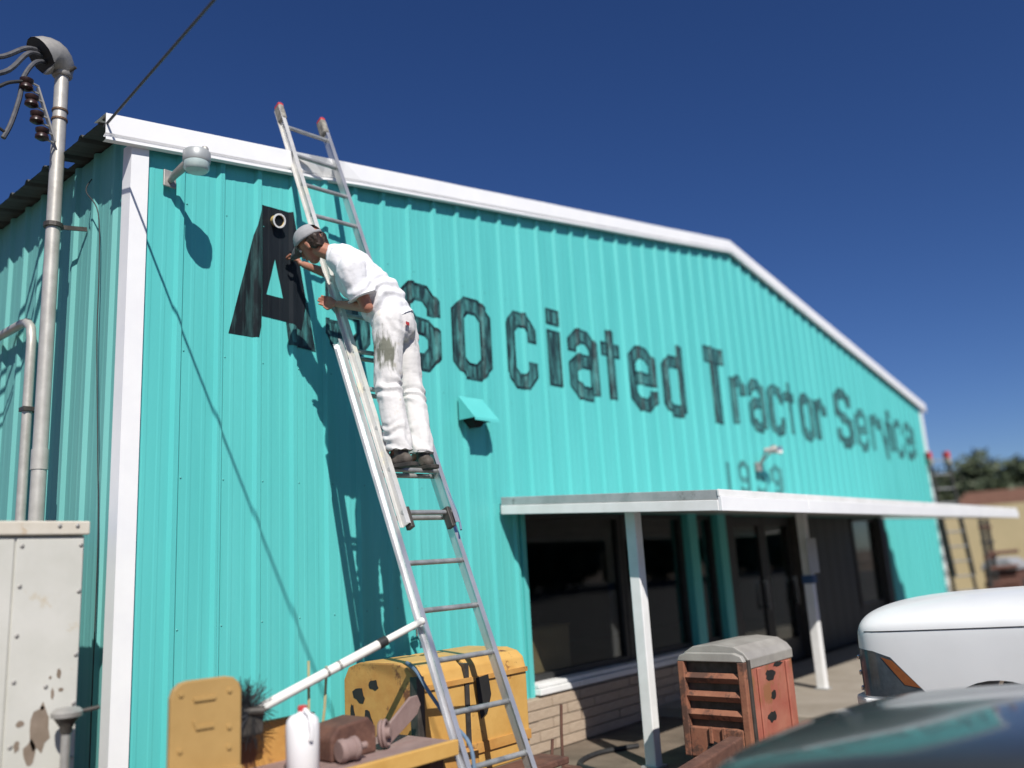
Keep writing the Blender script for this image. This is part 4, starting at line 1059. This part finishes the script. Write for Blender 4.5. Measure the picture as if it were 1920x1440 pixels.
# old wire brush
wb = empty('chimney_brush', (.07,-1.20,1.0), 'black round wire brush behind the yellow plate', 'brush')
random.seed(5)
mb = MB(); c = V((.09,-1.23,.99))
for i in range(520):
    th = random.uniform(0, 2*math.pi); e = random.uniform(-.05,.05)
    dr = V((math.cos(th), .25*math.cos(th)+random.uniform(-.2,.2), math.sin(th)))
    p0 = c+V((e,-.4*e,0)); L_ = random.uniform(.11,.185)
    mb.tube([p0, p0+dr*L_*.6, p0+dr*L_+V((0,0,-.012))], .0012, 3, caps=False)
tag(mk('bristles', mb, BRISTLE, wb), kind='stuff')
mk('core', MB().tube([c-V((.07,-.03,0)), c+V((.09,-.04,-.01))], .022, 10), DKMET, wb, smooth=SM)
# white pole
q0, q1 = V((.150,-1.19,.965)), V((1.180,-1.385,1.335))
pol = empty('white_pole', q0, 'white plastic extension pole leaning from the clutter up to the ladder', 'pole')
mk('outer_tube', MB().tube([q0, q0.lerp(q1,.72)], .026, 14), PVC, pol, smooth=SM)
mk('inner_tube', MB().tube([q0.lerp(q1,.72), q1], .021, 14), PVC, pol, smooth=SM)
mk('collar', MB().tube([q0.lerp(q1,.71), q0.lerp(q1,.76)], .029, 14), BLACKR, pol, smooth=SM)
for t in (.40,.47): mk('tape', MB().tube([q0.lerp(q1,t), q0.lerp(q1,t+.014)], .0275, 14), GREYMET, pol)
for i, (a, b, w_) in enumerate([((.48,-1.20,.70),(.50,-1.20,1.18),'left'),((.58,-1.18,.70),(.62,-1.2,1.14),'right')]):
    tag(mk('garden_stake', MB().tube([a, V(a).lerp(V(b),.5)+V((.01,0,0)), b], .008, 6), STICK), 'thin dry stake behind the pole, %s one of the pair' % w_, 'stake', 'dry stakes')
wire('hanging_strap', [(1.30,-1.10,1.075),(1.27,-1.22,1.03),(1.26,-1.33,.92),(1.245,-1.50,.78),(1.235,-1.67,.66),(1.235,-1.70,.45),(1.25,-1.70,.03)], .011, BLUEROPE, 'faded blue strap hanging over the corner of the yellow hood', 'strap')
tag(mk('faucet', MB().tube([(2.33,-.03,1.10),(2.33,-.10,1.12),(2.33,-.13,1.10),(2.33,-.14,1.04)], .014, 8).lathe((2.33,-.09,1.13),(0,0,1),[(0,.01),(.05,.01),(.05,.035),(.06,.035),(.061,.001)],10), CHROME, smooth=SM), 'small shiny tap on the wall right of the ladder', 'tap')
# rusty stakes and scrap in front of the knee wall
for i, (x, y, hh, lab) in enumerate([(3.22,-.75,.52,'upright rusty rod in front of the stone knee wall'),(3.02,-.8,.30,'short rusty rod nearest the yellow hood')]):
    tag(mk('rusty_rod', MB().tube([(x,y,0),(x+.01,y,hh*.6),(x+.03,y,hh)], .012, 6), RUST), lab, 'rod', 'rusty rods')
wire('old_hose', [(2.3,-1.4,.02),(2.6,-1.25,.03),(3.0,-1.3,.02),(3.3,-1.05,.03),(3.5,-.7,.02),(3.9,-.6,.02),(4.3,-.75,.02)], .022, BLACKR, 'black hose lying on the ground by the knee wall', 'hose')
random.seed(21)
sc = MB()
for i in range(60):
    x, y = random.uniform(2.4,3.5), random.uniform(-1.7,-.5); s = random.uniform(.015,.06)
    a = random.uniform(0,3.1)
    sc.obox((x,y,s*.4), V((math.cos(a),math.sin(a),.2))*s, V((-math.sin(a),math.cos(a),0))*s*.6, V((0,0,s*.4)))
tag(mk('scrap_heap', sc, RUST), 'low litter of rusty scrap on the ground beside the hood', 'scrap', kind='stuff')
tag(mk('rusty_beam', MB().beam((2.25,-2.35,.30),(3.25,-2.25,.33), .13, .10, side=(0,0,1)).box(2.30,2.40,-2.40,-2.28,0,.24).box(3.05,3.15,-2.32,-2.20,0,.26), RUST, bevel=.01), 'low reddish brown steel beam at the foot of the awning post', 'beam')

# ------------------------------------------------------------------ old red tractor nose
tr = empty('red_tractor_nose', (3.9,-2.08,0), 'faded red tractor nose with louvred grille and bleached hood top', 'tractor')
GX = 3.32; GY0, GY1 = -2.33, -1.80; GZ0, GZ1 = .22, .93
# grille frame (faces left) with slats
part('grille_frame', OREDR, tr, (GX,GX+.05,GY0,GY0+.055,GZ0,GZ1-.06), (GX,GX+.05,GY1-.055,GY1,GZ0,GZ1-.06), (GX,GX+.05,GY0+.055,GY1-.055,GZ0,GZ0+.20), bevel=.008)
mk('grille_arch', MB().prism([(GY0,GZ1-.06),(GY0+.02,GZ1-.02),(GY0+.08,GZ1),(GY1-.08,GZ1),(GY1-.02,GZ1-.02),(GY1,GZ1-.06)], (GX,0,0), (0,1,0), (0,0,1), (.05,0,0)), OLDTOP, tr, bevel=.006)
slat = None
for k in range(3):
    z = GZ0+.285+k*.125
    mk('grille_slat', MB().obox((GX+.03,(GY0+GY1)/2,z), V((.018,0,.016)), V((0,(GY1-GY0)/2-.056,0)), V((-.012,0,.020))), OREDR, tr, bevel=.003)
part('radiator', DARK, tr, (GX+.055,GX+.09,GY0+.05,GY1-.05,GZ0+.2,GZ1-.06))
mk('crank_hole', MB().lathe((GX-.0015,(GY0+GY1)/2+.02,GZ0+.06), (-1,0,0), [(0,.05),(.006,.055),(.006,.001)], 16), DARK, tr)
for yy in (-2.13,-2.03): mk('badge_rib', MB().box(GX-.02,GX,yy-.012,yy+.012,GZ0+.10,GZ0+.21), OREDR, tr, bevel=.004)
part('front_band', DKMET, tr, (GX+.052,GX+.085,GY0-.012,GY1+.012,GZ0,GZ1-.05), bevel=.004)
# hood sides with cut outs
SX0, SX1 = GX+.09, 4.12
for yy, s in ((GY0,-1),(GY1,1)):
    sd_ = mk('side_panel', MB().box(SX0,SX1,min(yy,yy-s*.02),max(yy,yy-s*.02),GZ0+.05,GZ1-.10), ORED, tr, bevel=.006)
    if s < 0:
        for (cx, cz, rx, rz) in ((3.72,.74,.085,.045),(3.74,.60,.05,.035),(3.68,.46,.075,.04),(3.86,.80,.09,.018)):
            P = [(cx+rx*math.cos(2*math.pi*i/14)*random.uniform(.7,1.15), cz+rz*math.sin(2*math.pi*i/14)*random.uniform(.7,1.15)) for i in range(14)]
            mk('side_slot', MB().add([(a,yy-.0025,b) for a, b in P], [list(range(14))]), DARK, sd_)
        mk('side_rib', MB().box(3.98,4.06,yy-.018,yy-.001,GZ0+.06,GZ1-.12), ORED, sd_, bevel=.006)
        mk('side_rib', MB().box(3.50,3.56,yy-.014,yy-.001,GZ0+.06,GZ1-.12), ORED, sd_, bevel=.006)
hp_ = [(GY0-.006,GZ1-.125),(GY0-.006,GZ1-.06),(GY0+.03,GZ1-.015),(GY0+.10,GZ1+.025),((GY0+GY1)/2,GZ1+.04),(GY1-.10,GZ1+.025),(GY1-.03,GZ1-.015),(GY1+.006,GZ1-.06),(GY1+.006,GZ1-.125)]
mk('hood_top', MB().prism([(y,z+.012) for y, z in hp_], (SX0-.02,0,0), (0,1,0), (0,0,1), (SX1-SX0+.04,0,.0)), OLDTOP, tr, bevel=.006)
part('frame_rail', RUST, tr, (GX+.05,4.4,GY0+.03,GY0+.10,.12,.26), (GX+.05,4.4,GY1-.10,GY1-.03,.12,.26), bevel=.008)
part('support_block', RUST, tr, (3.5,3.7,GY0+.05,GY1-.05,0,.12), (4.1,4.3,GY0+.05,GY1-.05,0,.12))
part('engine_block', DKMET, tr, (3.6,4.25,GY0+.14,GY1-.14,.26,.72), bevel=.02)

# ------------------------------------------------------------------ vehicles
def loft(st, nose_cap=True, n_sub=3, wheels=(), wr_=.36, hw=1.0):
    """st: list of (y, half width, z bottom, z shoulder, z top centre); nose at the largest y"""
    mb = MB(); rings = []
    for (y, w, zb, zs, zt) in st:
        half = [(0,zt),(.35*w,zt-.005),(.68*w,zt-(zt-zs)*.22),(.88*w,zt-(zt-zs)*.55),(.985*w,zs),(1.0*w,zs-.10*(zs-zb)),(1.0*w,zb+(zs-zb)*.45),(.985*w,zb+.10*(zs-zb)),(.93*w,zb),(.45*w,zb-.005),(0,zb-.005)]
        ring = [(x,y,z) for x, z in half]+[(-x,y,z) for x, z in reversed(half[1:-1])]
        rings.append(ring)
    n = len(rings[0]); vs = [p for r in rings for p in r]; fs = []
    for i in range(len(rings)-1):
        for j in range(n): fs.append((i*n+j, i*n+(j+1) % n, (i+1)*n+(j+1) % n, (i+1)*n+j))
    fs.append(tuple(range(n))[::-1]); fs.append(tuple(range((len(rings)-1)*n, len(rings)*n)))
    mb.add(vs, fs)
    me = bpy.data.meshes.new('tmp'); me.from_pydata([tuple(v) for v in mb.v], [], mb.f)
    bm = bmesh.new(); bm.from_mesh(me); bmesh.ops.recalc_face_normals(bm, faces=bm.faces); bm.to_mesh(me); bm.free()
    ob = bpy.data.objects.new('tmp', me); col.objects.link(ob)
    md = ob.modifiers.new('s', 'SUBSURF'); md.levels = n_sub; md.render_levels = n_sub
    cut = []
    for (wy, wz) in wheels:
        cm = bpy.data.meshes.new('cut'); cmb = MB().tube([(-3,wy,wz),(3,wy,wz)], wr_, 40)
        cm.from_pydata([tuple(v) for v in cmb.v], [], cmb.f)
        bm = bmesh.new(); bm.from_mesh(cm); bmesh.ops.recalc_face_normals(bm, faces=bm.faces); bm.to_mesh(cm); bm.free()
        co = bpy.data.objects.new('cut', cm); col.objects.link(co); cut.append(co)
        bo = ob.modifiers.new('b', 'BOOLEAN'); bo.operation = 'DIFFERENCE'; bo.object = co; bo.solver = 'EXACT'
    dg = bpy.context.evaluated_depsgraph_get(); ev = ob.evaluated_get(dg); m2 = ev.to_mesh()
    out = MB(); out.v = [v.co.copy() for v in m2.vertices]; out.f = [list(p.vertices) for p in m2.polygons]
    ev.to_mesh_clear(); bpy.data.objects.remove(ob, do_unlink=True)
    for co in cut: bpy.data.objects.remove(co, do_unlink=True)
    return out
def shift(mb, loc, rz):
    M = Matrix.Translation(V(loc)) @ Matrix.Rotation(rz, 4, 'Z'); mb.v = [M @ v for v in mb.v]; return mb
def vehicle(name, label, loc, rz, st, cabin, paint, wheels, wrad, hw, lamp_m, truck):
    T_ = lambda mb: shift(mb, loc, rz)
    car = empty(name, loc, label, 'car')
    b = mk('body', T_(loft(st, wheels=[(wy,wrad) for wy in wheels], wr_=wrad*1.13)), paint, car, smooth=math.radians(35))
    # cabin: glass house and roof
    mb = MB(); rr = []
    for (y, w, z) in cabin:
        rr += [(-w,y,z),(w,y,z)]
    (ya,wa,za),(yb,wb_,zb_),(yc,wc,zc_),(yd,wd,zd) = cabin   # windscreen foot, roof front, roof rear, rear glass foot
    def pane(nm, P, m=AUTOG): return mk(nm, T_(MB().add(P, [tuple(range(len(P)))])), m, car)
    pane('windshield', [(-wa,ya,za),(wa,ya,za),(wb_,yb,zb_),(-wb_,yb,zb_)])
    pane('rear_window', [(-wd,yd,zd),(wd,yd,zd),(wc,yc,zc_),(-wc,yc,zc_)])
    for s in (-1, 1):
        pane('side_window', [(s*wa,ya-.05,za),(s*wd,yd+.05,zd),(s*wc,yc+.02,zc_-.02),(s*wb_,yb-.02,zb_-.02)])
        mk('pillar', T_(MB().beam((s*wa,ya,za),(s*wb_,yb,zb_), .06,.05)), paint, car)
        mk('pillar', T_(MB().beam((s*wd,yd,zd),(s*wc,yc,zc_), .10,.05)), paint, car)
        m_ = mk('mirror', T_(MB().obox((s*(wa+.16),ya-.25,za+.10), V((.10,0,0)), V((0,.05,0)), V((0,0,.07)))), paint, car, bevel=.03, seg=3)
    mk('roof', T_(MB().prism([(yb+.02,zb_-.02),(yb-.15,zb_+.035),((yb+yc)/2,zb_+.06),(yc+.15,zc_+.035),(yc-.02,zc_-.02)], (-wb_-.01,0,0), (0,1,0), (0,0,1), (2*wb_+.02,0,0))), paint, car, bevel=.03, seg=3)
    for wy in wheels:
        for s in (-1, 1):
            x = s*(hw-.12)
            w_ = mk('wheel', T_(MB().lathe((x-.11,wy,wrad), (1,0,0), [(0,wrad*.62),(0,wrad*.92),(.03,wrad),(.19,wrad),(.22,wrad*.92),(.22,wrad*.62)], 32, False)), TYRE, car, smooth=SM)
            mk('rim', T_(MB().lathe((x-.09,wy,wrad), (1,0,0), [(0,.001),(0,wrad*.3),(.03,wrad*.6),(.17,wrad*.6),(.20,wrad*.3),(.20,.001)], 24)), GALV, w_, smooth=SM)
    return car, b, T_
# white pickup, nose towards the building
st = [(.0,.66,.50,.98,1.10),(-.02,.80,.44,1.07,1.165),(-.08,.89,.42,1.10,1.205),(-.28,.925,.42,1.125,1.245),(-.75,.945,.42,1.145,1.275),(-1.25,.95,.42,1.155,1.29),(-1.45,.95,.42,1.16,1.29),(-3.2,.95,.42,1.13,1.17),(-5.2,.94,.45,1.12,1.14),(-5.35,.90,.5,1.05,1.07)]
st_w = st
wcar, wb1, WT = vehicle('white_pickup', 'white pickup truck parked nose first towards the storefront', (4.42,-2.99,0), math.radians(1.0), st,
    [(-1.42,.84,1.25),(-2.05,.70,1.80),(-3.1,.70,1.80),(-3.35,.84,1.17)], CARW, (-.88,-4.35), .37, .95, None, True)
from mathutils.bvhtree import BVHTree
def wrap(mbody, poly, s, step=.02, off=.004):
    """polygon in (y, z) laid on the car side; returns builder in car space"""
    tree_ = BVHTree.FromPolygons([tuple(v) for v in mbody.v], mbody.f); out = MB()
    y0, y1 = min(p[0] for p in poly), max(p[0] for p in poly); y = y0
    while y < y1-1e-6:
        P = clip_slab(poly, y, min(y+step, y1))
        if len(P) > 2:
            z0, z1 = min(p[1] for p in P), max(p[1] for p in P); z = z0
            while z < z1-1e-6:
                Q = clip_slab([(p[1],p[0]) for p in P], z, min(z+step, z1))
                if len(Q) > 2:
                    pts = []
                    for (zz, yy) in Q:
                        h = tree_.ray_cast(V((s*3,yy,zz)), V((-s,0,0)))
                        if h[0] is None: pts = None; break
                        pts.append(h[0]+h[1]*off)
                    if pts: out.add(pts, [list(range(len(pts)))])
                z += step
        y += step
    return out
lb = loft(st_w, wheels=[], n_sub=3)
for s in (-1, 1):
    lo_ = mk('headlight', WT(wrap(lb, [(-.45,.70),(-.26,.905),(-.15,.94),(-.012,.955),(-.012,.65),(-.30,.665)], s)), mat('headlight_bowl',(0.05,0.065,0.08),(0.13,0.16,0.18),4,.12,metal=.3), wcar)
    mk('indicator', WT(wrap(lb, [(-.425,.725),(-.27,.885),(-.20,.905),(-.33,.74)], s, off=.007)), AMBER, lo_)
for s in (-1, 1):
    mk('hood_seam', WT(wrap(lb, [(-.10,1.062),(-.10,1.056),(-1.42,1.108),(-1.42,1.115)], s, step=.06, off=.003)), DARK, wcar)
    mk('fender_seam', WT(wrap(lb, [(-1.44,1.10),(-1.432,1.10),(-1.432,.50),(-1.44,.50)], s, step=.06, off=.003)), DARK, wcar)
part_ = mk('grille', WT(MB().box(-.70,.70,-.035,.012,.62,.93)), DKMET, wcar, bevel=.02)
for k in range(3): mk('grille_bar', WT(MB().box(-.69,.69,.012,.03,.66+k*.10,.69+k*.10)), CHROME, part_, bevel=.006)
mk('bumper', WT(MB().prism([(-.93,-.36),(-.90,-.06),(-.70,.06),(.70,.06),(.90,-.06),(.93,-.36),(.86,-.36),(.80,-.08),(-.80,-.08),(-.86,-.36)], (0,0,.40), (1,0,0), (0,1,0), (0,0,.24))), CARW, wcar, bevel=.02)
# dark sedan close to the camera
st = [(.0,.50,.42,.74,.80),(-.04,.68,.34,.80,.86),(-.14,.82,.28,.85,.915),(-.35,.885,.25,.895,.965),(-.75,.905,.24,.945,1.015),(-1.15,.91,.24,.985,1.05),(-1.35,.91,.24,.995,1.06),(-3.2,.91,.25,.97,1.0),(-4.5,.88,.28,.95,1.0),(-4.65,.80,.34,.88,.93)]
dcar, db1, DT = vehicle('dark_sedan', 'dark grey glossy car with its hood nearest the camera', (1.34,-3.48,0), math.radians(-4), st,
    [(-1.30,.78,1.04),(-2.0,.60,1.40),(-3.1,.60,1.40),(-3.8,.76,.98)], CARD, (-.85,-3.6), .32, .91, None, False)
for s in (-1, 1):
    mk('headlight', DT(MB().add([(s*.52,-.052,.69),(s*.70,-.10,.735),(s*.83,-.30,.80),(s*.865,-.36,.73),(s*.76,-.10,.64),(s*.54,-.022,.62)], [(0,1,2,3,4,5)])), mat('dark_headlight_bowl',(0.10,0.11,0.12),None,rough=.1,metal=.5), dcar)
mk('grille', DT(MB().box(-.42,.42,-.05,.012,.50,.64)), DKMET, dcar, bevel=.02)

# ------------------------------------------------------------------ things beyond the right end of the building
l2, d2, h2, n2 = ladder('extension_ladder', 'far ladder with red tips standing at the right end of the building', 'extension ladders', V((17.60,-.34,1.2)), V((.0,.06,.998)), V((.80,-.60,0)), (-3.9,4.0), (-1,7.1), .50, .45, painted=False, cs=1.8, rm=DKMET)
pr = empty('pipe_rack', (18.4,-.45,0), 'dark frame of stacked pipes behind the far ladder', 'rack')
for k in range(2):
    x = 18.25+k*.55
    mk('upright', MB().box(x-.04,x+.04,-.75,-.67,0,2.05), DKMET, pr)
for k in range(6): mk('shelf_bar', MB().box(18.20,18.95,-.765,-.655,.25+k*.32,.30+k*.32), RUST if k % 2 else DKMET, pr)
for k in range(4): mk('stacked_pipe', MB().tube([(18.3,-.55-.05*k,.35+.32*k),(19.6,-.9-.05*k,.36+.32*k)], .04, 8), RUST, pr)
yb = empty('cream_building', (38,3,0), 'cream stucco building with brown tiled roof far behind the awning', 'building')
part('wall', CREAM, yb, (34.0,60.0,2.6,14.0,0,2.75))
for k in range(5):
    part('roof_tile', TILE, yb, (30.4+k*.5,30.4+k*.5+.55,.45,2.75,2.74+k*.12,2.84+k*.12))
mk('roof_fill', MB().prism([(30.4,2.735),(33.0,2.735),(33.0,3.30)], (0,.50,0), (1,0,0), (0,0,1), (0,2.2,0)), CREAM, yb)
part('downpipe', RUST, yb, (34.3,34.4,2.48,2.58,0,2.7))
mk('gutter', MB().beam((34.0,2.56,2.72),(60,2.56,2.72),.10,.08), TILE, yb)
part('wall', CREAM, yb, (22.0,33.6,8.0,8.3,0,2.9))
part('wall', CREAM, yb, (30.0,64.0,-14.0,2.58,0,2.55)) if False else None
cwall = part('wall', CREAM, yb, (29.5,29.9,-2.2,7.5,0,2.72))

dp = empty('covered_cart', (21.6,-.36,0), 'grey rounded cover on a small brown cart in front of the cream wall', 'cart')
mk('box', MB().box(21.0,22.2,-.72,0.0,.35,.88), RUST, dp, bevel=.03)
mk('cover', MB().prism([(-.78,.885),(-.70,1.04),(-.55,1.14),(-.18,1.16),(-.02,1.06),(.06,.885)], (20.9,0,0), (0,1,0), (0,0,1), (1.4,0,0)), FLASH, dp, bevel=.03)
for s in (-.80,-.10): mk('wheel', MB().lathe((21.6,s,.33), (0,1,0), [(0,.10),(0,.30),(.03,.33),(.15,.33),(.18,.30),(.18,.10)], 20), TYRE, dp, smooth=SM)
bt = empty('blue_machine', (23.7,-1.4,0), 'blue machine with an orange lamp at the far right behind the white pickup', 'machine')
part('bonnet', BLUEP, bt, (23.0,24.6,-2.2,-.78,.75,1.55), bevel=.05); part('post', BLUEP, bt, (23.05,23.2,-.93,-.80,1.55,1.75)); part('base', DKMET, bt, (23.2,24.4,-2.0,-.95,.2,.75))
mk('orange_lamp', MB().lathe((22.98,-.98,1.30),(-1,0,0),[(0,.10),(.12,.12),(.16,.06),(.161,.001)],14), ORANGE, bt)
for y_ in (-2.35,-1.0): mk('tyre', MB().lathe((23.6,y_,.5),(0,1,0),[(0,.2),(0,.45),(.05,.5),(.25,.5),(.3,.45),(.3,.2)],22), TYRE, bt)

# ------------------------------------------------------------------ trees
def tree(x, y, h, rad, label, leafm, seed, nclump=46, leaf=.16, per=26, group=None):
    random.seed(seed)
    t = empty('tree', (x,y,0), label, 'tree', group)
    mb = MB().tube([(x,y,0),(x+.1,y,h*.25),(x-.05,y+.1,h*.5),(x,y,h*.75)], [h*.04,h*.032,h*.022,h*.008], 9)
    cl = []
    for i in range(nclump):
        while True:
            p = V((random.uniform(-1,1),random.uniform(-1,1),random.uniform(-.75,1)))
            if .35 < p.length < 1: break
        c = V((x,y,h*.66))+V((p.x*rad,p.y*rad,p.z*h*.34)); cl.append((c, rad*random.uniform(.20,.36)))
        if i % 4 == 0: mb.tube([(x,y,h*random.uniform(.3,.6)), V((x,y,h*.55)).lerp(c,.5)+V((0,0,-.1)), c], [h*.012,h*.008,h*.003], 5)
    mk('trunk', mb, BARK, t, smooth=SM)
    lm = MB()
    for c, r in cl:
        for k in range(per):
            d = V((random.gauss(0,1),random.gauss(0,1),random.gauss(0,1))).normalized()*r*random.uniform(.5,1.05)
            q = c+d; a = V((random.uniform(-1,1),random.uniform(-1,1),random.uniform(-1,1))).normalized(); b = a.orthogonal().normalized(); s = leaf*random.uniform(.6,1.3)
            lm.add([q-a*s, q+b*s*.5, q+a*s, q-b*s*.5], [(0,1,2,3)])
    cr = mk('crown', lm, leafm, t, recalc=False)
    return t
tree(54.0, 6.0, 5.9, 3.3, 'broad dark evergreen tree behind the tiled roof', LEAF, 1, 110, .30, 70)
tree(60.0, 1.6, 5.0, 3.0, 'dark tree at the right edge behind the cream wall', LEAF, 2, 90, .30, 60)
# woods across the lot, out of view, put in to darken reflections in the shop windows
random.seed(77); lm = MB()
for i in range(12):
    cx, cy, hh = 2+i*7.0+random.uniform(-2,2), -28-random.uniform(0,4), random.uniform(7.5,10)
    lm.tube([(cx,cy,0),(cx,cy,hh*.7)], [.3,.1], 6)
    for k in range(2600):
        d = V((random.gauss(0,1),random.gauss(0,1),random.gauss(0,1))).normalized()*random.uniform(.4,1.0)
        q = V((cx+d.x*5.2,cy+d.y*3.5,hh*.49+d.z*hh*.48)); a_ = V((random.uniform(-1,1),random.uniform(-1,1),random.uniform(-1,1))).normalized(); b_ = a_.orthogonal().normalized()
        lm.add([q-a_*.5, q+b_*.3, q+a_*.5, q-b_*.3], [(0,1,2,3)])
tag(mk('added_woods', lm, LEAF, recalc=False), 'unseen line of dark trees added to darken the window reflections', 'added_woods', kind='stuff')
